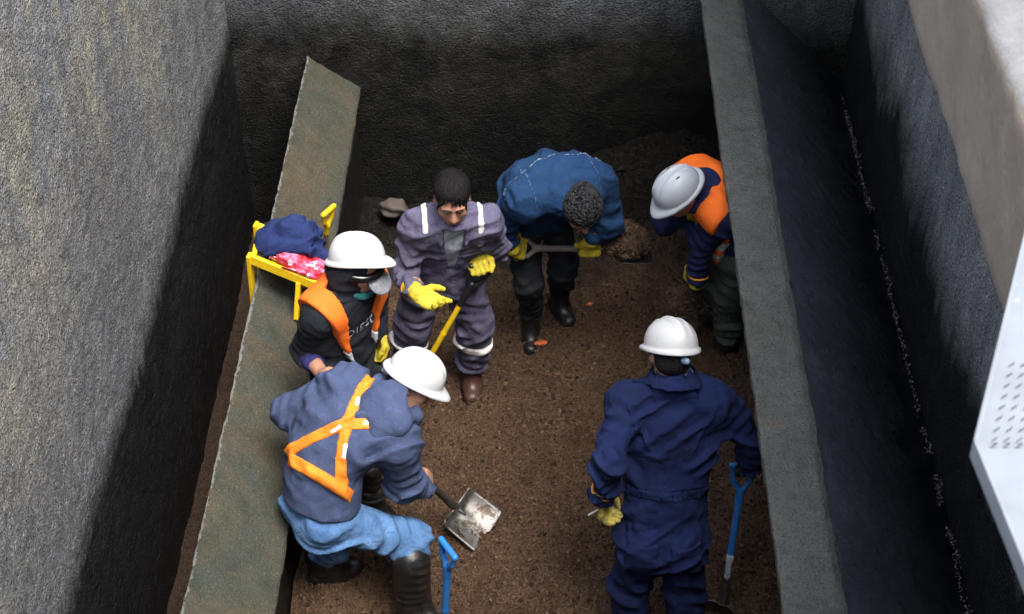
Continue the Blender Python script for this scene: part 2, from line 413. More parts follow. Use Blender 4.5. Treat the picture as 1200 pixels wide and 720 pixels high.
# left partition: sloping coping on a wall
n = NT('mossy_concrete'); X, Y, Z = n.sep(n.co); a = n.noise(2.2, 6, .65, .7); b = n.noise(9, 6, .68, .4); g = n.noise(110, 4, .65)
c = n.mix(n.ramp(a, [(.36, 0), (.62, 1)]), (.057, .066, .054), (.090, .073, .046))
c = n.mix(n.math('MULTIPLY', n.ramp(b, [(.46, 0), (.68, 1)]), .7), c, (.030, .038, .026))
c = n.mix(n.math('MULTIPLY', n.ramp(n.noise(3.1, 6, .7, .9), [(.55, 0), (.75, 1)]), .6), c, (.14, .098, .045))
c = n.mix(n.math('MULTIPLY', n.ramp(g, [(.34, 1), (.5, 0)]), .55), c, (.022, .022, .017))
c = n.mix(n.math('MULTIPLY', n.ramp(g, [(.57, 0), (.7, 1)]), .55), c, (.26, .21, .12))
edge = n.ramp(n.math('ADD', n.math('MULTIPLY', X, -1), n.math('MULTIPLY', b, .03)), [(0, 0), (1, 1)])
rimf = n.math('GREATER_THAN', n.math('ADD', n.math('SUBTRACT', n.math('MULTIPLY', X, -1), n.math('MULTIPLY', n.math('DIVIDE', n.math('SUBTRACT', 7.9, n.math('ADD', Y, 5.0)), 4.2), .045)), n.math('MULTIPLY', n.math('SUBTRACT', n.noise(22, 5, .7), .5), .05)), 1.345)
c = n.mix(n.math('MULTIPLY', rimf, .7), c, (.24, .245, .24))
m_cop = n.out(c, .75, n.bump(n.math('ADD', g, n.math('MULTIPLY', n.noise(24, 5, .6), .9)), .9, .018), .4)
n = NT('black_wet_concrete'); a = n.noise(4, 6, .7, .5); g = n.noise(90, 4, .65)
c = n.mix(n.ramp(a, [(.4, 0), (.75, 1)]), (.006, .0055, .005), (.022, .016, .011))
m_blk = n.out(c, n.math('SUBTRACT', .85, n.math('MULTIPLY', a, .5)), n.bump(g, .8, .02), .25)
UX, UZ, LX, LZ = -1.352, .845, -1.052, .625
t = root('partition_wall', (0, 5, 0), 'left partition wall with sloping mossy brown concrete coping', 'wall')
def skew(vq):
    v, q = vq; v = v.copy(); v[:, 0] -= .045*np.clip((7.9-v[:, 1])/4.2, 0, 1.5)*(.35+.65*np.clip((LX-v[:, 0])/(LX-UX), 0, 1)); return v, q
put('coping', *skew(sheet([(UX+.02, UZ-.14), (UX, UZ-.09), (UX, UZ), (LX, LZ), (LX-.012, LZ-.09), (LX-.04, LZ-.10)], YN, YB, .016, .016, .0035, 21, edge=.008)), m_cop, t)
put('side_face', *skew(sheet([(UX+.02, -.9), (UX+.02, UZ-.13), (UX+.06, UZ-.13), (LX-.03, LZ-.095), (LX-.03, -.9)], YN, YB, .03, .03, .006, 25)), m_blk, t)

# right partition: flat top strip, inclined face down to the channel, undercut towards the workers
n = NT('green_grey_concrete'); a = n.noise(2.6, 6, .65, .7); b = n.noise(11, 6, .68, .4); g = n.noise(95, 4, .65)
c = n.mix(n.ramp(a, [(.36, 0), (.62, 1)]), (.135, .150, .130), (.178, .182, .165))
c = n.mix(n.math('MULTIPLY', n.ramp(b, [(.48, 0), (.7, 1)]), .65), c, (.055, .070, .066))
c = n.mix(n.math('MULTIPLY', n.ramp(n.noise(4.2, 6, .7, .9), [(.56, 0), (.74, 1)]), .5), c, (.17, .125, .075))
c = n.mix(n.math('MULTIPLY', n.ramp(g, [(.34, 1), (.5, 0)]), .6), c, (.028, .032, .032))
c = n.mix(n.math('MULTIPLY', n.ramp(g, [(.58, 0), (.72, 1)]), .45), c, (.23, .22, .19))
m_strip = n.out(c, .8, n.bump(n.math('ADD', g, n.math('MULTIPLY', n.noise(24, 5, .6), .9)), .9, .02), .4)
n = NT('tarred_concrete'); X, Y, Z = n.sep(n.co); a = n.noise(3, 6, .7, .6); g = n.noise(85, 5, .7); st = n.noise(6, 5, .6, .3, st=(.35, 1.6, .35))
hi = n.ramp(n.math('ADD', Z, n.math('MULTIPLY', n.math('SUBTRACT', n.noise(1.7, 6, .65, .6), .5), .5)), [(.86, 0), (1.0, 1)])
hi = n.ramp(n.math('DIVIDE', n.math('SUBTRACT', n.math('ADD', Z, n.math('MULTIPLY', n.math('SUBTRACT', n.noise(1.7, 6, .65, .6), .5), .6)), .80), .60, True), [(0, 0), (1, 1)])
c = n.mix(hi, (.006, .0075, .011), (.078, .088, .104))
c = n.mix(n.math('MULTIPLY', n.ramp(st, [(.5, 0), (.7, 1)]), .5), c, (.035, .042, .052))
c = n.mix(n.math('MULTIPLY', n.ramp(g, [(.6, 0), (.74, 1)]), n.math('ADD', n.math('MULTIPLY', hi, .6), .12)), c, (.26, .27, .28))
c = n.mix(n.ramp(n.noise(60, 4, .7), [(.70, 0), (.78, .6)]), c, (.15, .14, .13))
m_tar = n.out(c, n.math('SUBTRACT', .62, n.math('MULTIPLY', a, .62)), n.bump(n.math('ADD', g, n.math('MULTIPLY', n.noise(40, 5, .65), .5)), .6, .012), .5)
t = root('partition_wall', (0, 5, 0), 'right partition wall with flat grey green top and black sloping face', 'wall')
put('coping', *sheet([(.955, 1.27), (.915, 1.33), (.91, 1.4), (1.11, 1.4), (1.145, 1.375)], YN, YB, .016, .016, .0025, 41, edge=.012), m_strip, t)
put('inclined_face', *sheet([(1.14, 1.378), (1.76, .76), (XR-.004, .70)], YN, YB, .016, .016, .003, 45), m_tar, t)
put('underside', *sheet([(1.40, -.9), (1.40, .83), (.955, 1.275)], YN, YB, .03, .03, .006, 47), m_blk, t)
# crust left along the bottom of the channel
vs, qs, k = [], [], 0
r = np.random.RandomState(5)
ico = [(0, 0, 1), (1, 0, 0), (0, 1, 0), (-1, 0, 0), (0, -1, 0), (0, 0, -1)]
icq = [(0, 1, 2), (0, 2, 3), (0, 3, 4), (0, 4, 1), (5, 2, 1), (5, 3, 2), (5, 4, 3), (5, 1, 4)]
def lumps(P, S, seed):
    r = np.random.RandomState(seed); N = len(P); B = np.array(ico, float)
    v = B[None]*(1+r.uniform(-.45, .45, (N, 6, 1)))*np.asarray(S)[:, None, None]*r.uniform(.6, 1.3, (N, 1, 3))
    a = r.uniform(0, 6.28, N); c, s = np.cos(a), np.sin(a)
    x = v[..., 0]*c[:, None]-v[..., 2]*s[:, None]; zz = v[..., 0]*s[:, None]+v[..., 2]*c[:, None]; v[..., 0] = x; v[..., 2] = zz
    b = r.uniform(0, 6.28, N); c, s = np.cos(b), np.sin(b); x = v[..., 0]*c[:, None]-v[..., 1]*s[:, None]; yy = v[..., 0]*s[:, None]+v[..., 1]*c[:, None]; v[..., 0] = x; v[..., 1] = yy
    v = v+np.asarray(P)[:, None, :]
    q = np.array(icq)[None]+np.arange(N)[:, None, None]*6
    return v.reshape(-1, 3), q.reshape(-1, 3)
ys = r.uniform(2.6, 7.75, 2600); keep = vn2(ys, ys*0, .35, 77)+.5*vn2(ys, ys*0, .06, 78) > -.25; ys = ys[keep]
P = np.stack([XR-.030+r.normal(0, .009, len(ys))+.02*vn2(ys, ys*0, .2, 79), ys, .737+r.normal(0, .005, len(ys))], 1)
n = NT('mineral_crust'); m_crust = n.out(n.ramp(n.geo.outputs['Random Per Island'], [(0, (.03, .022, .022)), (.45, (.09, .068, .066)), (.8, (.12, .105, .105)), (1, (.22, .22, .235))]), .75)
tag(put('sediment_crust', *lumps(P, r.uniform(.002, .0075, len(ys)), 6), m_crust), kind='stuff')

# walkway slab over the right wall
n = NT('walkway_concrete'); Zs = n.sep(n.co)[2]; g = n.noise(40, 5, .65); a = n.noise(2.4, 6, .65, .6)
side = n.mix(n.ramp(a, [(.35, 0), (.65, 1)]), (.175, .142, .112), (.22, .182, .148)); side = n.mix(n.ramp(n.noise(7, 6, .7, .5), [(.55, 0), (.7, .5)]), side, (.27, .24, .20))
top = n.mix(n.ramp(n.noise(5, 7, .75, .3), [(.4, 0), (.6, 1)]), (.12, .117, .113), (.185, .182, .182)); c = n.mix(n.math('GREATER_THAN', Zs, RIM+.035), side, top)
n.out(c, .85, n.bump(g, .5, .01), .3)
o = put('walkway', *sheet([(2.6, 3.5), (1.115, 3.5), (1.095, 3.53), (1.095, RIM+.03), (1.11, RIM+.045), (2.6, RIM+.045)], -.6, 9.5, .03, .03, .003, 61, edge=.008), n.m)
tag(o, 'pale concrete walkway edge with brown side, blurred at the upper right', 'walkway')

# ------------------------------------------------------------------ soil
HEAPS = [(.02, 4.98, .17, .06), (.33, 4.90, .15, .05), (-.28, 5.02, .12, .04), (.58, 5.12, .16, .05), (.12, 4.55, .13, .055), (.38, 4.42, .12, .04), (-.12, 4.25, .14, .05), (.18, 3.95, .14, .05), (.75, 5.5, .15, .06), (.62, 6.35, .2, .10), (.40, 6.65, .22, .09), (.15, 5.75, .12, .04), (.42, 5.55, .10, .035), (-.08, 6.0, .12, .04), (.78, 4.75, .14, .05), (-.35, 4.6, .10, .05), (.9, 6.7, .25, .14), (.02, 3.6, .14, .05)]
DENTS = [(.02, 5.45, .9), (.30, 5.70, .4), (.22, 5.05, 1.3), (-.12, 5.25, .6), (.55, 5.35, 1.5), (.70, 5.75, 1.2), (.42, 6.05, .2), (.08, 4.95, 2.0), (-.2, 4.55, 1.1), (.25, 4.30, .5), (-.05, 3.95, 1.7), (.22, 3.7, .9), (.80, 5.15, 1.4), (.5, 4.95, .3)]
def soil(x, y):
    x = np.asarray(x, float); y = np.asarray(y, float)
    z = -.055+.14*sstep(5.16, 4.93, y+.10*vn2(x, y*0, .5, 91))-.05*np.exp(-((x-.15)/.6)**2-((y-5.35)/.3)**2)
    bank = .40*np.exp(-((x-.85)/.55)**2)*sstep(6.75, 7.9, y)
    z = z+bank-.20*sstep(6.6, 7.8, y)*sstep(.55, .05, x)
    z = z-.035*np.exp(-((x-.30)/.10)**2-((y-4.75)/.10)**2)-.03*np.exp(-((x-.0)/.12)**2-((y-4.45)/.09)**2)+.03*np.exp(-((x-.05)/.25)**2-((y-4.62)/.1)**2)
    z = z+.05*np.exp(-((x-.05)/.16)**2-((y-4.2)/.18)**2)+.09*np.exp(-((x+.95)/.16)**2)*sstep(5.6, 4.6, y)
    for hx, hy, hr, hh in HEAPS:
        z = z+hh*np.exp(-(((x-hx)**2+(y-hy)**2)/hr**2)**1.3)
    for dx, dy, a in DENTS:
        c_, s_ = math.cos(a), math.sin(a); u = (x-dx)*c_+(y-dy)*s_; v = -(x-dx)*s_+(y-dy)*c_; q = (u/.125)**2+(v/.048)**2
        z = z-.048*np.exp(-q**2)+.018*np.exp(-((np.sqrt(q)-1.45)/.35)**2)
    return z
def soil_full(x, y):
    lump = fbm2(x, y, .34, 101, 3)
    return soil(x, y)+.058*lump+.050*np.maximum(0, fbm2(x, y, .21, 141, 2))+.017*fbm2(x, y, .11, 111, 3, .6)+.011*np.abs(fbm2(x, y, .035, 121, 2, .7))
def soil_mat(name, c1, c2, wet_back=False):
    n = NT(name); X, Y, Z = n.sep(n.co); g = n.noise(120, 4, .7); a = n.noise(2.3, 6, .68, .6); m = n.noise(34, 5, .7)
    v = n.vor(95, out='Color')
    c = n.mix(n.ramp(a, [(.35, 0), (.65, 1)]), c1, c2)
    c = n.mix(n.math('MULTIPLY', n.ramp(g, [(.36, 1), (.52, 0)]), .9), c, cl(c1, .22))
    c = n.mix(n.math('MULTIPLY', n.ramp(g, [(.55, 0), (.68, 1)]), .8), c, cl(c2, 2.4))
    c = n.mix(.35, c, n.mix(n.sep(v)[0], cl(c1, .45), cl(c2, 1.7)))
    c = n.mix(n.math('MULTIPLY', n.ramp(m, [(.6, 0), (.75, 1)]), .4), c, cl(c1, .4))
    ro = .95
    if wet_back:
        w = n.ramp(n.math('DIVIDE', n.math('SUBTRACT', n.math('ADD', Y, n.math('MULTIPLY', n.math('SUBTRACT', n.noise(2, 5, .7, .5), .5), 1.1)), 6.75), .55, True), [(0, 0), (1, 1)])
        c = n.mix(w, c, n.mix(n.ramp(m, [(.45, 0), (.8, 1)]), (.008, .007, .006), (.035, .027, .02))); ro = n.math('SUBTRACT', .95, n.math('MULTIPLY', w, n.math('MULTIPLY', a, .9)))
    nr = n.bump(n.math('ADD', g, n.math('MULTIPLY', m, 1.2)), 1.0, .028)
    return n.out(c, ro, nr, .25)
m_soil = soil_mat('crumbly_soil', (.078, .045, .027), (.170, .101, .060), True)
m_load = soil_mat('loose_soil', (.085, .052, .033), (.125, .080, .053))
n = NT('soil_crumb'); X, Y, Z = n.sep(n.co); rr_ = n.geo.outputs['Random Per Island']
c = n.ramp(rr_, [(0, (.020, .012, .008)), (.45, (.085, .050, .031)), (.8, (.115, .069, .041)), (1, (.155, .099, .062))])
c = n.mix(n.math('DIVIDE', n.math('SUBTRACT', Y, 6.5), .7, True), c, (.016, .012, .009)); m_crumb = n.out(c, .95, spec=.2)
def grid_sheet(x0, x1, y0, y1, d, fn):
    xs = np.linspace(x0, x1, int((x1-x0)/d)+1); ys = np.linspace(y0, y1, int((y1-y0)/d)+1)
    A, B = np.meshgrid(xs, ys, indexing='ij'); Vs = np.stack([A, B, fn(A, B)], -1).reshape(-1, 3)
    I = np.arange(A.size).reshape(A.shape); return Vs, np.stack([I[:-1, :-1], I[1:, :-1], I[1:, 1:], I[:-1, 1:]], -1).reshape(-1, 4)
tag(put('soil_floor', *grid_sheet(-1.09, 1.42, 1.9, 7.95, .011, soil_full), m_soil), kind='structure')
tag(put('soil_floor', *grid_sheet(-1.82, -1.30, 1.9, 7.95, .02, lambda x, y: -.42+.10*sstep(-1.5, -1.3, x)+.03*fbm2(x, y, .2, 5)), soil_mat('channel_soil', (.050, .030, .021), (.080, .050, .034))), kind='structure')
r = np.random.RandomState(9); N = 70000
px = r.uniform(-1.05, 1.4, N); py = r.uniform(3.2, 7.8, N)
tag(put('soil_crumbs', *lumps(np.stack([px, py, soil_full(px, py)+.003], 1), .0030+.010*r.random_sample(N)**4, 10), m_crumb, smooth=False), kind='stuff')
# ------------------------------------------------------------------ cloth, skin and gear
def skin_mat(name, col):
    n = NT(name); a = n.noise(22, 4, .6); c = n.mix(n.ramp(a, [(.35, 0), (.7, 1)]), cl(col, .8), (col[0]*1.15, col[1]*1.0, col[2]*.95))
    n.b.inputs['Subsurface Weight'].default_value = .12; n.b.inputs['Subsurface Radius'].default_value = (.02, .008, .005)
    return n.out(c, .5, n.bump(n.noise(160, 3), .15, .002), .4)
m_skin = skin_mat('skin', (.44, .245, .165)); m_skin2 = skin_mat('skin_tan', (.40, .215, .145))
m_lip = skin_mat('lip_skin', (.24, .09, .07))
m_navy = cloth('navy_drill', (.0065, .0130, .058), (.040, .040, .045), .64, bump=.8)
m_purple = cloth('grey_violet_drill', (.098, .090, .145), (.09, .06, .045), .6, bump=.75)
m_bluej = cloth('blue_denim_jacket', (.010, .037, .098), (.06, .07, .08), .66, var=.3, bump=.7)
m_dark = cloth('black_blue_work_trousers', (.014, .017, .022), (.06, .055, .05), .56, bump=.8)
m_navyj = cloth('dark_navy_sweatshirt', (.010, .014, .055), None, bump=.6)
m_olive = cloth('grey_green_trousers', (.065, .078, .068), (.06, .05, .04), .6, bump=.8)
m_black = cloth('black_sweatshirt', (.012, .014, .020), (.16, .16, .16), .66, bump=.7)
m_hood = cloth('slate_blue_fleece', (.050, .068, .135), None, var=.2, bump=.45)
m_violet = cloth('violet_cuff', (.030, .027, .12))
m_white_shirt = cloth('pale_shirt', (.30, .34, .40), None)
m_orange = cloth('orange_hi_vis', (.90, .155, .018), (.5, .12, .03), .68, rough=.75, var=.12, bump=.35)
m_orange2 = cloth('orange_strap', (.90, .23, .022), (.40, .13, .04), .62, rough=.75, var=.2, bump=.3)
m_silver = plain('silver_reflective_tape', (.52, .53, .56), .35, .15, .25, 40, .3, (.2, .19, .19), .62)
m_tape = plain('pale_reflective_patch', (.78, .74, .70), .4, 0, .12)
n = NT('worn_jeans'); a = n.noise(6, 5, .6, .5); g = n.noise(330, 2, st=(1, 1, .35)); m_ = n.noise(20, 5, .65, .8)
c = n.mix(n.ramp(a, [(.36, 0), (.62, 1)]), (.026, .085, .235), (.095, .215, .44)); c = n.mix(n.ramp(m_, [(.55, 0), (.75, .5)]), c, (.03, .075, .17)); c = n.mix(n.math('MULTIPLY', g, .35), c, (.22, .33, .47))
m_jeans = n.out(c, .9, n.bump(n.noise(18, 5, .6, 1), .7, .02), .2)
n = NT('yellow_work_glove'); a = n.noise(24, 5, .65, .5); c = n.mix(n.ramp(a, [(.35, 0), (.65, 1)]), (.42, .32, .028), (.62, .50, .035)); c = n.mix(n.ramp(n.noise(30, 6, .7, .6), [(.56, 0), (.66, .85)]), c, (.16, .12, .04))
m_glove = n.out(c, .75, n.bump(n.noise(60, 5), .5, .006), .35)
n = NT('soiled_yellow_glove'); c = n.mix(n.ramp(n.noise(22, 6, .7, .6), [(.42, 0), (.6, .9)]), (.50, .40, .08), (.11, .095, .06)); m_glove2 = n.out(c, .8, n.bump(n.noise(60, 5), .5, .006), .3)
n = NT('glove_binding'); m_cuff = n.out((.75, .30, .03), .7)
def rubber(name, col, dirt=(.06, .042, .03), lo=.5):
    n = NT(name); a = n.noise(14, 6, .7, .5); c = n.mix(n.ramp(a, [(lo, 0), (lo+.2, .8)]), col, dirt)
    return n.out(c, n.math('ADD', n.math('MULTIPLY', a, .6), .12), n.bump(n.noise(30, 5), .4, .008), .5)
m_rubber = rubber('black_rubber', (.010, .010, .011)); m_brownboot = rubber('brown_leather_boot', (.065, .028, .022), (.10, .07, .05), .5)
def hat_mat(name, col, dirty=.66):
    n = NT(name); a = n.noise(5, 5, .6); sc = n.noise(38, 5, .75, .3, st=(1, 1, .6))
    c = n.mix(n.ramp(a, [(.35, 0), (.7, 1)]), cl(col, .93), col); c = n.mix(n.ramp(sc, [(dirty, 0), (dirty+.08, .55)]), c, cl(col, .42))
    c = n.mix(n.ramp(n.noise(11, 6, .7, .5), [(.58, 0), (.75, .35)]), c, (.42, .38, .33))
    return n.out(c, n.math('ADD', n.math('MULTIPLY', n.noise(18, 4), .3), .24), n.bump(n.noise(90, 4), .06, .003), .45)
m_hat = hat_mat('white_helmet_plastic', (.56, .565, .57), .61); m_hatg = hat_mat('pale_grey_helmet_plastic', (.46, .495, .54), .60)
m_strap = plain('black_webbing', (.012, .012, .014), .6); m_knob = plain('blue_grey_knob', (.20, .30, .42), .5)
def hair_mat(name, a_, b_):
    n = NT(name); s = n.noise(120, 4, .6, 1.0); return n.out(n.mix(n.ramp(s, [(.42, 0), (.7, 1)]), a_, b_), .6, n.bump(s, .9, .008), .2)
m_lock = None
m_hair = hair_mat('black_hair', (.004, .0035, .0035), (.014, .012, .012)); m_hairg = hair_mat('greying_curly_hair', (.006, .006, .007), (.085, .085, .092))
m_eye = plain('eye_white', (.32, .30, .28), .3, 0, .05); m_iris = plain('dark_iris', (.012, .008, .006), .2)
m_goggle = plain('black_goggles', (.006, .006, .007), .15); m_cap = cloth('grey_cap_visor', (.21, .225, .25), (.07, .07, .08), .5)
m_teal = cloth('teal_neckcloth', (.03, .16, .17))

def hat(parent, c, u, f, mat, w=.104, l=.127, hgt=.112, visor=.040, back=.012, ribs=1, band=True, roll=.006, vents=False):
    """hard hat shell with brim; c = centre of the rim plane"""
    u = nz(u); f = nz(np.asarray(f)-u*(np.asarray(f)@u)); rr = np.cross(f, u); c = np.asarray(c)
    nphi, prof = 96, []
    ph = np.linspace(0, 2*math.pi, nphi, endpoint=False); cs, sn = np.cos(ph), np.sin(ph)     # 0 = front
    rings = []
    def ring(k, z, ext, drop):
        a = l*k+ext*1.0; b = w*k+np.minimum(ext, .02)
        a = l*k+ext; x = b*sn; y = a*cs
        return np.stack([x, y, np.full(nphi, z)-drop], 1)
    fr = np.clip(cs, 0, 1)**3.2; bk = np.clip(-cs, 0, 1)**2
    for s_ in [.0015]+list(np.linspace(.03, 1, 24)):
        th = s_*math.pi/2; k = math.sin(th)**.86; z = hgt*math.cos(th)**.92
        R = ring(k, z, 0, 0)
        xx = R[:, 0]
        if ribs == 1: R[:, 2] += .0075*np.exp(-(xx/.011)**2)*(1-s_**5)+.004*np.exp(-((np.abs(xx)-.038)/.006)**2)*(1-s_**4)
        if ribs == 2: R[:, 2] += .008*np.exp(-((np.abs(xx)-.022-.16*np.clip(R[:, 1]+.02, 0, .1))/.008)**2)*(1-s_**4)
        rings.append(R)
    e = .009+visor*fr+back*bk
    for q, dz in ((.35, .001), (.8, .004), (1.0, .009), (1.02, .015), (.95, .0175), (.5, .013), (0, .008)):
        rings.append(ring(1.0 if q else .965, 0, e*q, dz+.016*fr*q+.004*bk*q))
    for s_ in np.linspace(.95, .1, 8):
        th = s_*math.pi/2; rings.append(ring(.965*math.sin(th)**.86, (hgt-.004)*math.cos(th)**.92, 0, 0))
    Rg = np.stack(rings); n_ = len(Rg); I = np.arange(n_*nphi).reshape(n_, nphi)
    Q = np.stack([I[:-1], I[1:], np.roll(I, -1, 1)[1:], np.roll(I, -1, 1)[:-1]], -1).reshape(-1, 4)
    P = Rg.reshape(-1, 3); W = c+P[:, :1]*rr+P[:, 1:2]*f+P[:, 2:]*u
    o = put('hard_hat', W, Q, mat, parent)
    if band:
        F = Field([Tor(c-u*.018-f*.01, u+f*.25, .086, .009, 1.16, rr)], .004, .0); F.cut(c+f*.03, f); F.build('nape_strap', m_strap, o)
        F = Field([Cone(c-u*.045-f*.110, c-u*.045-f*.127, .016, .014)], .003, .0); F.build('ratchet_knob', m_knob, o)
    if vents:
        for sgn in (-1, 1):
            for q in (.02, .045, .07):
                p = c+u*(hgt*math.sqrt(max(0, 1-(q/.127)**2-(.045/.104)**2))+.001)+f*(q-.05)+rr*sgn*.045
                F = Field([Cone(p-f*.008, p+f*.008, .0045, .0045)], .0025, 0); F.build('vent_slot', m_strap, o)
    return o

def head_field(c, f, u, neck, h=.005, extra=(), jawk=1.0):
    f = nz(f); u = nz(np.asarray(u)-f*(np.asarray(u)@f)); r = np.cross(f, u); c = np.asarray(c, float)
    P = [Ell(c+u*.026-f*.010, (.075, .095, .088), r, f, u), Ell(c-u*.033+f*.025, (.062, .068, .085), r, f, u),
         Ell(c-u*.078+f*.052, (.040*jawk, .040, .033), r, f, u), Cone(neck, c-u*.055-f*.018, .064, .058)]
    F = Field(P+list(extra), h, .03)
    for s_ in (-1, 1):
        F.add(Ell(c+f*.058-u*.026+r*s_*.040, (.026, .026, .026), r, f, u), .02)
        F.add(Cone(c+f*.088+u*.024+r*s_*.014, c+f*.078+u*.023+r*s_*.046, .011, .010), .012)
        F.add(Ell(c+r*s_*.078-u*.012-f*.012, (.011, .022, .033), r*1+f*s_*(-.35), f, u), .008)
        F.sub(Ell(c+r*s_*.083-u*.010-f*.004, (.006, .010, .018), r, f, u), .005)
        F.sub(Ell(c+f*.098+u*.006+r*s_*.031, (.015, .012, .009), r, f, u), .012)
    F.add(Cone(c+f*.088+u*.010, c+f*.112-u*.030, .009, .015), .010)
    for s_ in (-1, 1): F.add(Ell(c+f*.100-u*.034+r*s_*.012, (.009, .011, .008), r, f, u), .006)
    F.add(Cone(c+f*.092-u*.056-r*.016, c+f*.092-u*.056+r*.016, .008, .008), .010)
    F.add(Cone(c+f*.090-u*.069-r*.012, c+f*.090-u*.069+r*.012, .008, .008), .010)
    F.sub(Cone(c+f*.103-u*.0625-r*.022, c+f*.103-u*.0625+r*.022, .004, .004), .004)
    return F
def face_parts(parent, c, f, u, brows=True):
    f = nz(f); u = nz(np.asarray(u)-f*(np.asarray(u)@f)); r = np.cross(f, u); c = np.asarray(c)
    for s_ in (-1, 1):
        F = Field([Ell(c+f*.080+u*.007+r*s_*.031, (.013, .013, .009), r, f, u)], .003, 0); e = F.build('eye', m_eye, parent)
        F = Field([Ell(c+f*.091+u*.005+r*s_*.031, (.006, .0035, .006), r, f, u)], .002, 0, .006); F.build('iris', m_iris, e)
        if brows:
            F = Field([Cone(c+f*.098+u*.027+r*s_*.012, c+f*.089+u*.027+r*s_*.046, .004, .003)], .003, 0); F.build('eyebrow', m_hair, parent)
    F = Field([Cone(c+f*.097-u*.056-r*.018, c+f*.097-u*.056+r*.018, .005, .005), Cone(c+f*.095-u*.068-r*.013, c+f*.095-u*.068+r*.013, .005, .005)], .0025, .003); F.build('lips', m_lip, parent)

def strands(parent, c, f, u, rad, mat, n, seed, front=.055, side=.035, back=.075, r0=.0048, curl=0):
    """locks of hair combed from the crown over an ellipsoid of radii rad"""
    f = nz(f); u = nz(np.asarray(u)-f*(np.asarray(u)@f)); r = np.cross(f, u); c = np.asarray(c); rs = np.random.RandomState(seed); Vs, Q, k = [], [], 0
    for i in range(n):
        if curl:
            th = math.acos(1-1.25*rs.random_sample()); ph = rs.uniform(0, 6.28)
            dv = V(math.sin(th)*math.cos(ph), math.sin(th)*math.sin(ph), math.cos(th))
            if dv[1] > .45 and dv[2] < .35: continue
            nn = nz(r*dv[0]/rad[0]+f*dv[1]/rad[1]+u*dv[2]/rad[2]); p0 = c+r*dv[0]*rad[0]+f*dv[1]*rad[1]+u*dv[2]*rad[2]
            t1 = nz(np.cross(nn, rs.normal(size=3))); t2 = np.cross(nn, t1); R = rs.uniform(.009, .017)
            pts = [p0+t1*R*math.cos(a)+t2*R*math.sin(a)*.7+nn*(.003+.004*math.sin(a*.5+1)) for a in np.linspace(0, rs.uniform(3, 5), 7)]
        else:
            ph = rs.uniform(0, 6.28); a0 = rs.uniform(.0, .75)
            lim = 1.28+.5*max(0, -math.sin(ph))-.34*max(0, math.sin(ph))**2*(1 if math.cos(ph) > -.2 else .4)+rs.uniform(-.1, .12)
            pts = []
            for q in np.linspace(0, 1, 7):
                th = a0+(lim-a0)*q; pp = ph+.35*q*math.cos(ph)
                dv = V(math.sin(th)*math.cos(pp), math.sin(th)*math.sin(pp), math.cos(th)); l_ = 1.0+.035*math.sin(q*3)+rs.uniform(-.008, .012)
                pts.append(c+r*dv[0]*rad[0]*l_+f*dv[1]*rad[1]*l_+u*dv[2]*rad[2]*l_)
        pts = np.array(pts); T = np.gradient(pts, axis=0); T /= np.linalg.norm(T, axis=1)[:, None]+1e-9
        nn = pts-c; B_ = np.cross(T, nn); B_ /= np.linalg.norm(B_, axis=1)[:, None]+1e-9; N_ = np.cross(B_, T)
        w = r0*rs.uniform(.7, 1.3)*np.array([.6, 1, 1, 1, .9, .7, .15])
        ring = [pts+w[:, None]*(1.5*math.cos(a)*B_+.8*math.sin(a)*N_) for a in (0, 1.57, 3.14, 4.71)]
        Rg = np.stack(ring, 1); Vs.append(Rg.reshape(-1, 3)); I = np.arange(28).reshape(7, 4)+k; k += 28
        Q.append(np.stack([I[:-1], np.roll(I, -1, 1)[:-1], np.roll(I, -1, 1)[1:], I[1:]], -1).reshape(-1, 4))
    return put('locks', np.concatenate(Vs), np.concatenate(Q), mat, parent)
class Pose: pass
def spine(J, k):
    """point on the curved spine: 0 hips .. 1 neck"""
    a, m, b = J.pel, J.mid, J.neck
    return (1-k)**2*a+2*k*(1-k)*(2*m-.5*(a+b))+k*k*b
def torso_prims(J, puff=0.0, wr=None, prof=None):
    ks = [0, .2, .4, .6, .78, .92]
    W = prof or [.165, .155, .160, .178, .172, .105]; D = [.70, .70, .68, .64, .60, .70]
    out = []
    for i in range(5):
        s0 = lerp(J.side0, J.side1, ks[i])
        out.append(Cone(spine(J, ks[i]), spine(J, ks[i+1]), W[i]+puff, W[i+1]+puff, s0, D[i], D[i+1], wr=(wr[0], wr[1], wr[2]+i) if wr else None))
    for s_ in (J.shL, J.shR):
        out.append(Cone(lerp(J.neck, s_, .12), lerp(J.neck, s_, .92), .066+puff, .072+puff))
        out.append(Cone(spine(J, .74), lerp(J.neck, s_, .85), .10+puff, .07+puff))
    return out
def arm_prims(sh, el, wr_, r=(.080, .062, .047), fold=(.007, .055, 1.), k=.86):
    wr_ = lerp(el, wr_, k)
    return [Cone(sh, el, r[0], r[1], wr=(fold[0], fold[1]*1.1, fold[2])), Cone(el, wr_, r[1]*1.02, r[2], wr=(fold[0]*.9, fold[1]*.8, fold[2]+2))]
def leg_prims(hip, kn, an, r=(.100, .078, .066), fold=(.007, .07, 1.), side=None):
    return [Cone(hip, kn, r[0], r[1], wr=(fold[0], fold[1]*1.3, fold[2])), Cone(kn, an, r[1], r[2], wr=(fold[0]*1.25, fold[1]*.85, fold[2]+3))]
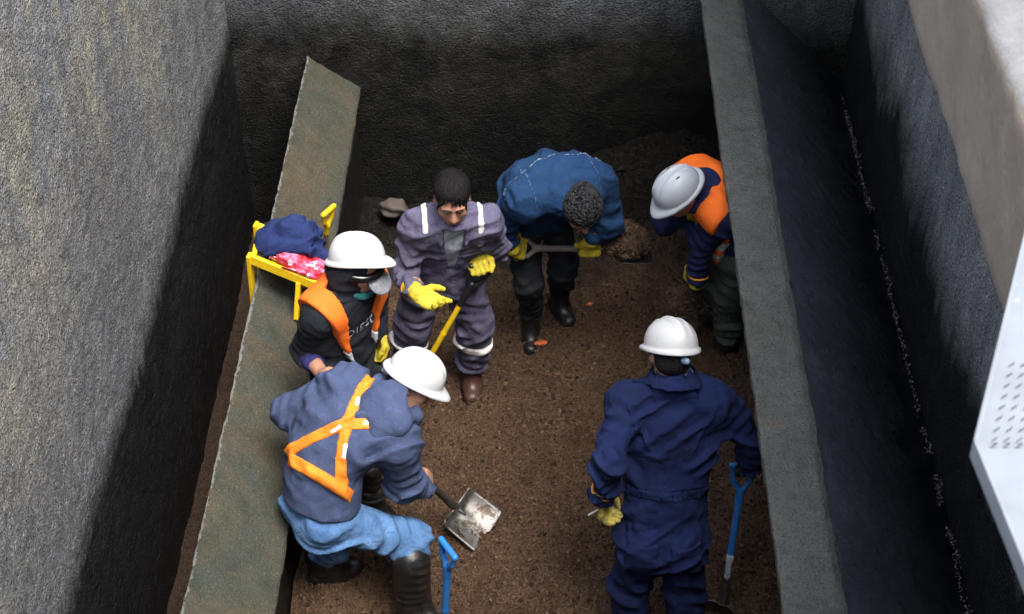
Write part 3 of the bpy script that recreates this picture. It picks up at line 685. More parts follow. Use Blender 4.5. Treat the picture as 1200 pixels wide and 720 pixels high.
def boot(parent, an, toe_dir, gz, mat, shaft=.16, r=.052, ln=.27, name='boot', up=(0, 0, 1)):
    t = nz((toe_dir[0], toe_dir[1], 0)); side = np.cross(t, (0, 0, 1)); an = np.asarray(an, float)
    gz = gz-.012; hz = gz+.045; heel = V(an[0], an[1], hz)-t*.045; toe = heel+t*(ln-.09)
    P = [Cone(an+nz(up)*shaft, an, r*1.12, r, wr=(.004, .05, an[0]*9)), Cone(an, heel+t*.02, r, .048), Cone(heel, lerp(heel, toe, .55), .046, .046, side, .95), Cone(lerp(heel, toe, .5)-V(0, 0, .004), toe-V(0, 0, .008), .049, .043, side, .80), Cone(an, lerp(heel, toe, .55), r*.85, .040)]
    F = Field(P, .007, .03); F.cut((0, 0, gz), (0, 0, -1))
    b = F.build(name, mat, parent)
    S = Field([Cone(heel, lerp(heel, toe, .55), .050, .048, side), Cone(lerp(heel, toe, .5), toe, .054, .047, side)], .007, .02); S.cut((0, 0, gz-.004), (0, 0, -1)); S.cut((0, 0, gz+.022), (0, 0, 1)); S.build('sole', m_rubber, b)
    return b
def hand_prims(wr_, d, s_, n_, curl=.5, sp=.0, rad=.0105, thumb=.5, curls=None):
    """wr_ wrist, d towards the fingers, s_ towards the thumb side, n_ out of the palm; curl 0..1"""
    d = nz(d); s_ = nz(np.asarray(s_)-d*(np.asarray(s_)@d)); n_ = np.cross(s_, d)*(1 if np.cross(s_, d)@np.asarray(n_) > 0 else -1); wr_ = np.asarray(wr_)
    P = [Cone(wr_, wr_+d*.035, .030, .036, s_, .62, .5), Cone(wr_+d*.03, wr_+d*.078, .038, .042, s_, .42, .34)]
    for i, (o, L) in enumerate(((.031, .074), (.010, .083), (-.011, .078), (-.031, .061))):
        k = wr_+d*.082+s_*o*1.02; a = 0; cu = curls[i] if curls else curl; dd = nz(d+s_*o*sp*9)
        rr = rad*(1 if i < 3 else .9); pts = [k-d*.02]
        for seg, fr_ in ((.46, .95), (.32, 1.35), (.22, .85)):
            a += cu*fr_*1.15
            pts.append(pts[-1]*0+(pts[-1] if len(pts) > 1 else k)+(dd*math.cos(a)+n_*math.sin(a))*L*seg)
        P += [Cone(pts[0], k, rr*1.1, rr*1.08), Cone(k, pts[1], rr*1.06, rr), Cone(pts[1], pts[2], rr, rr*.95), Cone(pts[2], pts[3], rr*.95, rr*.85)]
    b = wr_+d*.022+s_*.028; t1 = b+nz(d*.75+s_*.75+n_*(.2+.5*thumb))*.040; t2 = t1+nz(d*.95+s_*(.35-.9*thumb)+n_*(.3+.9*thumb))*.032; t3 = t2+nz(d*.9+s_*(.2-1.3*thumb)+n_*(.2+.8*thumb))*.024
    P += [Cone(wr_+d*.015+s_*.012, b, .020, .016), Cone(b, t1, .0155, .0135), Cone(t1, t2, .0130, .0120), Cone(t2, t3, .0120, .0100)]
    return P
def glove(parent, wr_, d, s_, n_, fore, mat, sc=1.14, **k):
    """work glove with a short gauntlet up the forearm (fore = direction to the elbow)"""
    wr_ = np.asarray(wr_); HP = hand_prims(wr_*0, d, s_, n_, rad=.0122, **k)
    HP = [Cone(p.a*sc+wr_, p.b*sc+wr_, p.ra*sc, p.rb*sc, p.s, p.fa, p.fb) for p in HP]
    F = Field(HP+[Cone(np.asarray(wr_)+nz(d)*.01, np.asarray(wr_)+nz(fore)*.06, .040, .050)], .0042, .008)
    F.noise(.03, .0012, 5)
    g = F.build('glove', mat, parent)
    B = Field([Tor(np.asarray(wr_)+nz(fore)*.058, fore, .050, .0065)], .0035, 0); B.build('cuff_binding', m_cuff, g)
    return g
def grip(g, a, frm, nsign=1, back=.082):
    """hand closed round a bar at g with axis a, coming from the elbow frm: returns wrist, d, s, n"""
    a = nz(a); d = np.asarray(g)-np.asarray(frm); d = nz(d-a*(d@a)*.75); d = nz(d-a*(d@a)) ; n_ = np.cross(a, d); n_ = n_ if n_@(EYE-np.asarray(g)) < 0 else -n_
    K = np.asarray(g)-n_*.030-d*.008
    return K-d*back, d, a, n_
def collar(c, ax, R=.072, r=.016, sq=1.15, side=None): return Tor(c, ax, R, r, sq, side)
# ------------------------------------------------------------------ joints of the six men
def mk_pose(pel, neck, r0, r1, bulge=(0, 0, 0), half=.185, drop=.065, hipw=.088):
    J = Pose(); J.pel, J.neck = np.asarray(pel), np.asarray(neck); J.mid = .5*(J.pel+J.neck)+np.asarray(bulge)
    J.side0, J.side1 = nz(r0), nz(r1); s = nz(J.neck-J.mid)
    J.shR = J.neck+J.side1*half-s*drop; J.shL = J.neck-J.side1*half-s*drop
    s0 = nz(J.mid-J.pel); J.hipR = J.pel+J.side0*hipw-s0*.02; J.hipL = J.pel-J.side0*hipw-s0*.02
    return J
gz = lambda p: float(soil(p[0], p[1]))
# A: navy coverall, back to the viewer
A = mk_pose(PZ(776, 626, .81), PZ(788, 455, 1.41), (1, 0, 0), (1, .06, -.02), (0, .02, .02), half=.192)
A.head = PZ(786, 412, 1.575); A.hf = nz(V(-.10, .80, -.58)); A.hu = nz(V(-.02, .58, .80))
A.elL = bone(A.shL, 713, 545, .29); A.wrL = bone(A.elL, 707, 583, .24, True)
A.elR = bone(A.shR, 884, 522, .28, True)
A.G = PZ(872, 546, .90)
A.knL, A.anL = V(A.hipL[0]-.03, 4.33, .44), V(A.hipL[0]-.03, 4.24, .13)
A.knR, A.anR = V(A.hipR[0]+.03, 4.30, .44), V(A.hipR[0]+.04, 4.21, .13)
# B: violet coverall, leaning towards the viewer
B = mk_pose(PZ(520, 322, .78), PZ(531, 257, 1.27), (-.99, -.08, 0), (-.98, -.14, .05), (0, .03, .03), half=.178)
B.head = PZ(530, 232, 1.43); B.hf = nz(V(.10, -.93, -.28)); B.hu = nz(V(.05, -.28, .95))
B.elR = bone(B.shR, 474, 322, .29, True); B.wrR = bone(B.elR, 486, 343, .24)
B.elL = bone(B.shL, 583, 290, .28, True); B.G = PZ(563, 316, .95)
B.knL, B.anL = PZ(557, 380, .43), PZ(553, 422, .12); B.knR, B.anR = PZ(484, 380, .43), PZ(478, 425, .12)
# C: blue jacket, stooping over his shovel
Cc = mk_pose(PZ(630, 246, .84), PZ(664, 228, 1.18), (-.96, -.28, 0), (-.93, -.36, -.02), (-.03, .05, .085), half=.20)
Cc.head = PZ(681, 245, 1.13); Cc.hf = nz(V(.30, -.62, -.72)); Cc.hu = nz(V(.26, -.62, .74))
Cc.elR = bone(Cc.shR, 590, 262, .27, True); Cc.elL = bone(Cc.shL, 712, 262, .26, True)
Cc.gR, Cc.gL = PZ(606, 291, .74), PZ(691, 291, .73)
Cc.knR, Cc.anR = PZ(620, 332, .45), PZ(622, 364, .14); Cc.knL, Cc.anL = PZ(660, 312, .45), PZ(656, 336, .14)
# D: orange vest and grey helmet, half hidden by the right partition
D = mk_pose(PZ(858, 286, .80), PZ(822, 225, 1.20), (-.45, .88, 0), (-.40, .90, .05), (.05, .03, .06), half=.18)
D.head = PZ(796, 226, 1.25); D.hf = nz(V(-.72, -.42, -.55)); D.hu = nz(V(-.50, -.22, .84))
D.elL = bone(D.shL, 822, 282, .27, True); D.gL = bone(D.elL, 811, 318, .26, True)
D.elR = D.shR+V(-.12, -.10, -.22); D.gR = PZ(821, 246, 1.02)
D.knL, D.anL = PZ(856, 345, .44), PZ(852, 388, .13); D.knR, D.anR = PZ(838, 330, .44), PZ(838, 362, .13)
# E: orange vest and black sweatshirt, at the left partition
E = mk_pose(PZ(406, 442, .80), PZ(404, 338, 1.36), (-.60, -.80, 0), (-.60, -.80, .03), (-.02, .02, .01), half=.172)
E.head = PZ(419, 311, 1.50); E.hf = nz(V(.86, -.38, -.32)); E.hu = nz(V(.26, -.10, .95))
E.elR = bone(E.shR, 357, 410, .29, True); E.wrR = bone(E.elR, 380, 442, .24)
E.elL = E.shL+V(-.01, .04, -.28); E.gL = PZ(451, 403, .92)
E.knL, E.anL = PZ(414, 508, .45), PZ(436, 576, .12); E.knR, E.anR = PZ(392, 525, .45), PZ(385, 590, .12)
# F: slate hoodie and jeans, digging
F_ = mk_pose(PZ(376, 592, .78), PZ(450, 478, 1.17), (.55, -.83, 0), (.66, -.70, -.24), (-.09, .0, .09), half=.19)
F_.head = PZ(484, 447, 1.25); F_.hf = nz(V(.85, -.22, -.47)); F_.hu = nz(V(.47, .30, .82))
F_.elR = bone(F_.shR, 474, 565, .28, True); F_.gR = bone(F_.elR, 491, 556, .27, True)
F_.elL = bone(F_.shL, 340, 482, .29, True); F_.gL = PZ(425, 515, .80)
F_.knR, F_.anR = PZ(484, 632, .50), PZ(484, 706, .14); F_.knL, F_.anL = PZ(388, 640, .44), PZ(385, 685, .13)


n = NT('loose_crumb'); m_crumb2 = n.out(n.ramp(n.geo.outputs['Random Per Island'], [(0, (.016, .010, .006)), (.45, (.050, .029, .018)), (.8, (.080, .048, .030)), (1, (.12, .075, .048))]), .95, spec=.2)
# ------------------------------------------------------------------ shovels
m_bluepaint = plain('chipped_blue_paint', (.022, .17, .50), .4, 0, .12, 24, .2, (.42, .44, .46), .62)
m_worn = plain('worn_white_blue_paint', (.50, .53, .56), .5, 0, .2, 30, .3, (.05, .15, .36), .55)
m_steel = plain('scratched_steel', (.15, .142, .135), .42, .75, .35, 20, .3, (.055, .04, .03), .52)
m_wood = plain('weathered_wood', (.20, .13, .08), .75, 0, .3, 20, .4); m_ash = plain('grey_weathered_wood', (.15, .13, .12), .75, 0, .3, 20, .4)
m_yel = plain('yellow_paint', (.78, .50, .012), .4, 0, .15, 20, .2, (.16, .09, .02), .64)
m_blkplastic = plain('black_plastic', (.012, .012, .013), .4); m_dkshaft = plain('dark_stained_wood', (.055, .042, .036), .6, 0, .3, 20, .4)
def blade_mesh(N, T, nrm, w, dish=.03, nv=22, nu=17, wear=.01, seed=1):
    N, T = np.asarray(N), np.asarray(T); ax = T-N; L = np.linalg.norm(ax); ax = ax/L; n_ = nz(np.asarray(nrm)-ax*(np.asarray(nrm)@ax)); s_ = np.cross(ax, n_)
    u = np.linspace(-1, 1, nu); v = np.linspace(0, 1, nv); U, W = np.meshgrid(u, v, indexing='ij')
    half = w/2*(.94+.08*W)*np.where(W < .06, .82+3*W, 1)
    end = 1-.05*np.abs(U)**3-wear*(1+fbm2(U, U*0, .5, seed, 3))
    lift = dish*(U**2)*(1-.75*W)+.020*np.exp(-(W/.10)**2)+.010*np.sin(W*2.6)*(1-U**2)*-1
    lift = lift+.012*np.exp(-(U/.14)**2)*np.exp(-(W/.35)**2)
    base = N+ax*(L*W*end)[..., None]+s_*(U*half)[..., None]+n_*lift[..., None]
    lo = base-n_*.0035; a = base.reshape(-1, 3); b = lo.reshape(-1, 3); I = np.arange(nu*nv).reshape(nu, nv); k = nu*nv
    Q = [np.stack([I[:-1, :-1], I[1:, :-1], I[1:, 1:], I[:-1, 1:]], -1).reshape(-1, 4)]; Q.append(Q[0][:, ::-1]+k)
    rim = np.concatenate([I[:-1, 0], I[-1, :-1], I[:0:-1, -1], I[0, :0:-1]]); r2 = np.roll(rim, -1); Q.append(np.stack([r2, rim, rim+k, r2+k], 1))
    return np.concatenate([a, b]), np.concatenate(Q)
def shovel(label, G, N, T, nrm, bar, m_shaft, m_blade, m_grip, bw=.22, fork=.13, sr=.016, barw=.055, split=None, bend=None, group='shovels used by the workers', dgrip=True, blade=True, seed=1):
    G, N, T = map(np.asarray, (G, N, T)); t = root('shovel', T, label, 'shovel', group)
    ax = nz(N-G); b = nz(np.asarray(bar)-ax*(np.asarray(bar)@ax))
    fk = G+ax*fork if dgrip else G
    m0 = lerp(fk, N, .55) if bend is None else bend; path = [fk, m0, N]
    if split:
        pts = fk*(1-split)+N*split; q = m0*0+pts
        Field([Cone(fk, pts, sr, sr)], .005, 0).build('shaft', m_shaft, t)
        Field([Cone(pts-ax*.01, N, sr*.92, sr*.9), Cone(pts-ax*.012, pts+ax*.012, sr*1.15, sr*1.15)], .005, 0).build('shank', split_mat[0], t)
    else: Field(tube_prims(path, sr), .005, .01).build('shaft', m_shaft, t)
    if dgrip:
        P = [Cone(G-b*barw, G+b*barw, .0145, .0145)]+[x for s_ in (-1, 1) for x in (Cone(G+b*s_*barw, G+ax*fork*.55+b*s_*barw*.72, .011, .012), Cone(G+ax*fork*.55+b*s_*barw*.72, fk, .012, .014))]+[Cone(fk-ax*.01, fk+ax*.05, sr*1.15, sr*1.1)]
        Field(P, .004, .006).build('handle', m_grip, t)
    if blade:
        bl = put('blade', *blade_mesh(N, T, nrm, bw, seed=seed), m_blade, t)
        Field([Cone(N-ax*.11, N, sr*1.2, sr*1.25), Cone(N, lerp(N, T, .30)+nz(nrm)*.004, sr*1.15, .006)], .005, .01).build('socket', m_blade, bl)
    return t
split_mat = [m_worn]

# ------------------------------------------------------------------ the six men
def man(label, J, body_mat, head_extra=(), jawk=1.0, bare=(), r_arm=(.058, .042, .030)):
    gzl = min(gz(J.anL), gz(J.anR)); base = .5*(J.anL+J.anR); base[2] = gzl
    t = root('person', base, label, 'person', 'workmen in the pit')
    P = torso_prims(J, -.030)
    for sh, el, wr_ in ((J.shL, J.elL, J.wrL), (J.shR, J.elR, J.wrR)):
        P += [Cone(sh, el, r_arm[0], r_arm[1]), Cone(el, wr_, r_arm[1], r_arm[2])]
    for hip, kn, an in ((J.hipL, J.knL, J.anL), (J.hipR, J.knR, J.anR)):
        P += [Cone(hip, kn, .075, .054), Cone(kn, an, .052, .036)]
    for h in bare: P += h
    F = head_field(J.head, J.hf, J.hu, lerp(J.neck, J.pel, .10), .0058, P, jawk)
    return t, F.build('body', body_mat, t)
def straps(F, name, mat, parent, items, off=.008):
    for (pt, n_, w, cuts) in items:
        g = F.copy().off(off).band(pt, n_, w)
        for c_ in cuts: g.cut(*c_)
        g.build(name, mat, parent)

# --- A
A.wrR, A.dR, A.sR, A.nR = grip(A.G, (1, .25, .1), A.elR, -1)
A.wrL = np.asarray(A.wrL)
t, body = man('navy coverall man seen from behind in white helmet, soiled glove hanging at his side', A, m_skin)
P = torso_prims(A, .012, (.004, .10, 1.), [.160, .146, .158, .182, .178, .112])+arm_prims(A.shL, A.elL, A.wrL, (.074, .062, .052), (.009, .06, 2.))+arm_prims(A.shR, A.elR, A.wrR, (.074, .062, .051), (.008, .06, 4.))
P += leg_prims(A.hipL, A.knL, A.anL, (.104, .084, .074), (.008, .08, 1.))+leg_prims(A.hipR, A.knR, A.anR, (.104, .084, .074), (.008, .08, 5.))
P += [Ell(A.hipL+V(.015, -.065, .0), (.10, .09, .115)), Ell(A.hipR+V(-.015, -.065, .0), (.10, .09, .115))]
F = Field(P, .0085, .045)
F.folds([((.4, .1, 1), .13, .015, 3), ((-.6, .3, 1), .095, .012, 8), ((1, .2, .3), .14, .012, 12)]).noise(.05, .0012, 4)
bodyF = F.copy()
sp = nz(A.neck-A.pel)
F.add(collar(A.neck+sp*.040-V(0, .012, 0), nz(sp+V(0, .1, 0)), .082, .024, 1.1), .02)
F.add(Cone(A.neck+V(-.05, -.065, .055), A.neck+V(-.13, -.02, .045), .030, .012, (0, 1, 1), .5), .015)
F.add(Cone(A.neck+V(-.07, -.075, .03), A.neck+V(.08, -.08, .03), .030, .028, (0, 0, 1), .6), .015)
for pt, nn in ((A.shL, V(1, -.2, .62)), (A.shR, V(-1, -.2, .62))):           # raised raglan seams
    g = bodyF.copy().off(.010).band(pt+V(0, 0, .0)+nn*.05, nn, .008); g.cut(A.neck-sp*.24, -sp); g.cut(A.neck-sp*.02, sp); F.F = np.minimum(F.F, g.F)
g = bodyF.copy().off(.004).band(A.mid-sp*.10, sp, .004); F.F = np.minimum(F.F, g.F)
cov = F.build('coverall', m_navy, t)
def fold_collar(par, c, ax, r0, r1, h, mat, side, sq=1.12, gap=None, nm='collar'):
    ax = nz(ax); F = Field([Cone(c+ax*h, c-ax*h*.2, r0, r1, side, sq)], .005, 0); F.cut(c+ax*h, ax); F.cut(c-ax*h*.15, -ax)
    I = Cone(c+ax*h*1.3, c-ax*h*.5, r0-.010, r1-.004, side, sq); x, y, z = F.xyz(); F.F = np.maximum(F.F, -I(x, y, z))
    if gap is not None: F.cut(*gap)
    F.noise(.05, .0025, 6); return F.build(nm, mat, par)
fold_collar(cov, A.neck+sp*.050-V(0, .016, 0), sp+V(0, .05, 0), .080, .126, .060, m_navy, V(1, 0, 0))
Field([Cone(A.neck+V(-.08, -.04, .055), A.neck+V(-.165, -.01, .050), .030, .010, (0, .4, 1), .35)], .005, 0).build('collar_point', m_navy, cov)
# gathered waist and hip pockets
g = bodyF.copy().off(.006).band(A.mid-sp*.135, sp, .022); x, y, z = g.xyz(); g.F = g.F+f32(.004)*np.sin(x*f32(420)); g.build('waistband', m_navy, cov)
for s_ in (-1, 1):
    g = bodyF.copy().off(.009).inside(Box(A.pel+V(s_*.092, -.14, .0), V(1, 0, .05*s_), V(0, 1, 0), V(0, 0, 1), .066, .10, .075, .004)); g.build('pocket', m_navy, cov)
Field([Tor(A.neck+sp*.075, nz(sp+V(0, .1, 0)), .068, .012, 1.1)], .004, 0).build('shirt_collar', plain('light_blue_collar', (.26, .36, .46), .8), t)
r_ = np.cross(A.hf, A.hu)
F = Field([Ell(A.head+A.hu*.018-A.hf*.018, (.079, .097, .098), r_, A.hf, A.hu), Ell(A.head-A.hu*.045-A.hf*.045, (.070, .055, .05), r_, A.hf, A.hu)], .005, .02); F.cut(A.head+A.hf*.03-A.hu*.02, nz(A.hf*1-A.hu*.4)); F.noise(.014, .0025, 3).build('hair', m_hair, t)
h = hat(t, A.head+A.hu*.025-A.hf*.004, nz(A.hu-A.hf*.04), nz(A.hf+r_*-.35), m_hat, back=.006, visor=.04)
c_ = A.head-A.hu*.012-A.hf*.105
Field(tube_prims([c_+r_*.004-A.hu*.012, c_+r_*-.018+A.hu*.008-A.hf*.012, c_+A.hu*.022-A.hf*.016, c_+r_*.018+A.hu*.012-A.hf*.012], .0055), .003, .002).build('adjuster_strap', m_strap, h)
glove(t, A.wrL, V(.02, .10, -1), V(.25, 1, .1), V(1, -.25, 0), A.elL-A.wrL, m_glove2, curl=.55, thumb=.6)
glove(t, A.wrR, A.dR, A.sR, A.nR, A.elR-A.wrR, m_strap, curl=1.0)
for an, d_ in ((A.anL, V(-.2, 1, 0)), (A.anR, V(.25, 1, 0))): boot(t, an, d_, gz(an), m_rubber)
c0 = A.wrL+V(-.012, .02, -.098)
cg = Field([Cone(c0, c0+V(-.045, -.022, -.012), .0042, .0042)], .0022, 0).build('cigarette', plain('cigarette_paper', (.8, .78, .74), .7)); tag(cg, 'thin white cigarette held in the soiled glove of the man in navy coverall', 'cigarette')
shovel('blue shovel with worn white shank leaning at the right hand of the navy coverall man', A.G, PZ(848, 704, .27), PZ(845, 742, .03), V(-.5, -.85, .4), V(1, .25, .1), m_bluepaint, m_steel, m_bluepaint, split=.60, seed=3)

# --- B
B.wrL, B.dL, B.sL, B.nL = grip(B.G, (1, .1, .45), B.elL, 1)
t, body = man('man in grey violet coverall with white shoulder stripes, bareheaded, palm held out', B, m_skin2)
face_parts(body, B.head, B.hf, B.hu)
P = torso_prims(B, .010, (.005, .10, 2.))+arm_prims(B.shL, B.elL, B.wrL, (.066, .057, .048), (.008, .055, 1.))+arm_prims(B.shR, B.elR, B.wrR, (.066, .058, .050), (.009, .06, 3.))
P += leg_prims(B.hipL, B.knL, B.anL, (.110, .094, .082), (.009, .08, 2.))+leg_prims(B.hipR, B.knR, B.anR, (.110, .094, .082), (.009, .08, 6.))
F = Field(P, .0085, .04)
F.folds([((.5, .1, 1), .12, .011, 4), ((-.6, .2, 1), .09, .010, 9), ((1, .3, .2), .13, .009, 15)]).noise(.06, .0012, 4)
bf = F.copy(); sp = nz(B.neck-B.mid); fr = nz(np.cross(V(0, 0, 1), B.side1)); fr = -np.cross(B.side1, sp) if (np.cross(B.side1, sp))@V(0, -1, 0) < 0 else np.cross(B.side1, sp)
for s_ in (-1, 1): F.add(Cone(B.neck+B.side1*s_*.062+sp*.02+fr*.035, B.neck+B.side1*s_*.060-sp*.065+fr*.105, .030, .022, fr, .4), .012)     # collar wings
F.add(collar(B.neck+sp*.022-fr*.01, nz(sp-fr*.25), .076, .016, 1.1, B.side1), .015)
# open front: a wedge taken out of the cloth over the shirt
o_ = B.neck+fr*.10-sp*.02; x, y, z = F.xyz()
g_ = lambda v, p: (x-f32(p[0]))*f32(v[0])+(y-f32(p[1]))*f32(v[1])+(z-f32(p[2]))*f32(v[2])
dn = -g_(sp, o_); la = np.abs(g_(B.side1, o_)); dep = bf.F
wed = np.maximum(np.maximum(la-(f32(.050)-f32(.13)*np.maximum(dn-f32(.02), 0)), -(dep+f32(.013))), np.maximum(-dn-.06, np.maximum(dn-f32(.30), -g_(fr, B.neck-fr*.01))))
F.F = np.maximum(F.F, -wed)
cov = F.build('coverall', m_purple, t)
g = bf.copy().off(-.009).inside(Box(B.neck+fr*.08-sp*.13, B.side1, fr, sp, .085, .15, .17, .01)); g.build('shirt', m_white_shirt, t)
g = bf.copy().off(.0045).inside(Box(B.shR+B.side1*-.045+V(0, 0, .05), nz(sp*.3+fr+B.side1*.25), B.side1, V(0, 0, 1), .10, .0145, .14, .003)); g.build('shoulder_stripe', m_tape, cov)
g = bf.copy().off(.0045).inside(Box(B.shL+B.side1*.045+V(0, 0, .05), nz(sp*.3+fr-B.side1*.25), B.side1, V(0, 0, 1), .10, .0145, .14, .003)); g.build('shoulder_stripe', m_tape, cov)
for kn, an in ((B.knL, B.anL), (B.knR, B.anR)):
    ax_ = nz(an-kn); g = bf.copy().off(.010).band(lerp(kn, an, .42), nz(ax_+B.side1*.12), .024); g.inside(Cone(kn, an, .15, .15)); g.build('leg_stripe', m_tape, cov)
for s_ in (-1, 1):
    g = bf.copy().off(.0055).inside(Box(B.neck+B.side1*s_*.105-sp*.20+fr*.10, B.side1, fr, sp, .052, .12, .016, .004)); g.build('pocket_flap', m_purple, cov)
r_ = np.cross(B.hf, B.hu)
F = Field([Ell(B.head+B.hu*.036-B.hf*.012, (.084, .104, .094), r_, B.hf, B.hu), Ell(B.head-B.hu*.03-B.hf*.052, (.070, .052, .07), r_, B.hf, B.hu)], .005, .02)
F.sub(Ell(B.head-B.hu*.020+B.hf*.090, (.064, .075, .100), r_, B.hf, B.hu), .008); F.sub(Ell(B.head-B.hu*.07+B.hf*.03, (.10, .06, .075), r_, B.hf, B.hu), .01)
for q, e_ in ((-.066, -.02), (-.052, .020), (-.036, .028), (-.018, .040), (-.002, .050), (.03, .062), (.052, .045), (.064, -.005)): F.add(Cone(B.head+B.hu*(.085-.2*abs(q))+B.hf*(.066-.4*abs(q))+r_*q*.75, B.head+B.hu*(e_+.012)+B.hf*(.099-.42*abs(q))+r_*(q*1.08+.008), .014, .004), .006)
hb = F.noise(.012, .002, 8).build('hair', m_hair, t)
strands(hb, B.head+B.hu*.034-B.hf*.012, B.hf, B.hu, (.086, .107, .098), m_hair, 420, 3)
glove(t, B.wrL, B.dL, B.sL, B.nL, B.elL-B.wrL, m_glove, curl=1.0)
glove(t, B.wrR, nz(PZ(512, 357, B.wrR[2]-.03)-B.wrR), V(.1, .95, .3), V(0, -.1, 1), B.elR-B.wrR, m_glove, curls=[.15, .30, .42, .5], thumb=.15)
for an, d_ in ((B.anL, V(.02, -1, 0)), (B.anR, V(-.3, -1, 0))): boot(t, an, d_, gz(an), m_brownboot)
N_ = PZ(496, 432, .33); ax_ = nz(N_-B.G)
tb = shovel('yellow shafted shovel with black grip held by the man in violet coverall', B.G, N_, N_+ax_*.27, V(-.4, -.8, .5), V(1, .1, .45), m_yel, m_steel, m_blkplastic, split=None, sr=.015, barw=.05, seed=4)
Field([Cone(B.G+ax_*.10, B.G+ax_*.235, .0185, .0175)], .004, 0).build('sleeve', m_blkplastic, tb)
# --- C
ah = nz(Cc.gL-Cc.gR)
Cc.wrR, Cc.dR, Cc.sR, Cc.nR = grip(Cc.gR, (.15, .6, .8), Cc.elR, -1)
Cc.wrL, Cc.dL, Cc.sL, Cc.nL = grip(Cc.gL, -ah, Cc.elL, -1)
t, body = man('stooping man in blue denim jacket with grey curly hair, no helmet', Cc, m_skin2)
face_parts(body, Cc.head, Cc.hf, Cc.hu)
P = torso_prims(Cc, .022, (.005, .11, 3.), [.170, .175, .190, .205, .195, .115])+arm_prims(Cc.shL, Cc.elL, Cc.wrL, (.092, .072, .056), (.010, .07, 5.), k=.72)+arm_prims(Cc.shR, Cc.elR, Cc.wrR, (.088, .070, .054), (.010, .07, 1.), k=.72)
P += [Cone(Cc.pel+V(.01, -.03, .01), lerp(Cc.pel, Cc.mid, .5), .15, .165, Cc.side0, .7)]
F = Field(P, .0085, .05)
F.folds([((.7, .5, .4), .14, .012, 4), ((-.4, .8, .5), .11, .010, 19), ((.9, -.3, .3), .17, .010, 5)]).noise(.06, .0012, 4)
cf = F.copy(); sp = nz(Cc.neck-Cc.mid); bkv = nz(np.cross(Cc.side1, sp)); bkv = bkv if bkv[2] > 0 else -bkv
jk = None
g = cf.copy().off(.0032).band(lerp(Cc.neck, Cc.mid, .38), nz(sp+V(0, 0, .1)), .004); F.F = np.minimum(F.F, g.F)
jk = F.build('jacket', m_bluej, t)
fold_collar(jk, Cc.neck+sp*.012, sp+bkv*.25, .072, .112, .055, m_bluej, Cc.side1, 1.05)
m_thread = plain('pale_stitching', (.20, .27, .36), .9)
for q, w in ((.40, .0028),):
    g = cf.copy().off(.007).band(lerp(Cc.neck, Cc.mid, q), nz(sp+V(0, 0, .1)), w); g.cut(Cc.neck-bkv*.02, -bkv); g.build('stitching', m_thread, jk)
for sh in (Cc.shL, Cc.shR):
    nn = nz(Cc.side1); g = cf.copy().off(.0065).band(lerp(Cc.neck, sh, .86), nn, .0026); g.cut(Cc.neck-bkv*.02, -bkv); g.cut(Cc.mid, -sp); g.build('stitching', m_thread, jk)
P = [Cone(Cc.pel+V(0, 0, -.02), lerp(Cc.pel, Cc.mid, .2), .165, .16, Cc.side0, .7)]+leg_prims(Cc.hipL, Cc.knL, Cc.anL, (.098, .074, .062), (.010, .08, 2.))+leg_prims(Cc.hipR, Cc.knR, Cc.anR, (.098, .074, .062), (.010, .08, 4.))
Field(P, .009, .04).folds([((.3, .2, 1), .14, .010, 7)]).build('trousers', m_dark, t)
r_ = np.cross(Cc.hf, Cc.hu)
F = Field([Ell(Cc.head+Cc.hu*.030-Cc.hf*.012, (.096, .114, .104), r_, Cc.hf, Cc.hu), Ell(Cc.head-Cc.hu*.03-Cc.hf*.05, (.074, .055, .065), r_, Cc.hf, Cc.hu)], .005, .02)
F.sub(Ell(Cc.head-Cc.hu*.030+Cc.hf*.090, (.068, .075, .088), r_, Cc.hf, Cc.hu), .008); F.sub(Ell(Cc.head-Cc.hu*.075+Cc.hf*.03, (.10, .06, .07), r_, Cc.hf, Cc.hu), .01)
hb = F.noise(.024, .0035, 8).build('hair', m_hair, t)
strands(hb, Cc.head+Cc.hu*.028-Cc.hf*.014, Cc.hf, Cc.hu, (.095, .113, .103), m_hairg, 560, 5, r0=.0030, curl=1)
glove(t, Cc.wrL, Cc.dL, Cc.sL, Cc.nL, Cc.elL-Cc.wrL, m_glove, sc=1.25, curl=1.0)
glove(t, Cc.wrR, Cc.dR, Cc.sR, Cc.nR, Cc.elR-Cc.wrR, m_glove, sc=1.25, curl=1.0)
for an, d_ in ((Cc.anL, V(.45, -1, 0)), (Cc.anR, V(.02, -1, 0))): boot(t, an, d_, gz(an), m_rubber)
N_ = PZ(712, 292, .72); T_ = PZ(762, 289, .70)
shovel('shovel with grey shaft and soil heaped on its blade, held by the man in blue', Cc.gR+ah*-.005, N_, T_, V(0, -.25, 1), V(.15, .6, .8), m_ash, m_steel, m_ash, bw=.24, sr=.017, fork=.11, seed=5)
c_ = lerp(N_, T_, .42); s_ = nz(np.cross(T_-N_, V(0, 0, 1)))
F = Field([Ell(c_+V(.005, 0, .045), (.125, .125, .075), nz(T_-N_), s_), Ell(c_+V(.03, -.03, .06), (.08, .07, .065))], .007, .03); F.noise(.09, .012, 3).noise(.022, .004, 5)
rs = np.random.RandomState(4); dv = rs.normal(size=(1100, 3)); dv /= np.linalg.norm(dv, axis=1)[:, None]; dv[:, 2] = np.abs(dv[:, 2])
cr_ = np.array([q for q in (F.hit(c_+V(0, 0, .03), d, .2) for d in dv) if q is not None])
hp = F.build('soil_heap', m_load); tag(put('crumbs', *lumps(cr_, .003+.008*rs.random_sample(len(cr_))**2, 3), m_crumb2, hp, smooth=False), kind='stuff')
tag(hp, 'rounded brown lump of soil lifted on the shovel of the man in blue', 'soil heap')

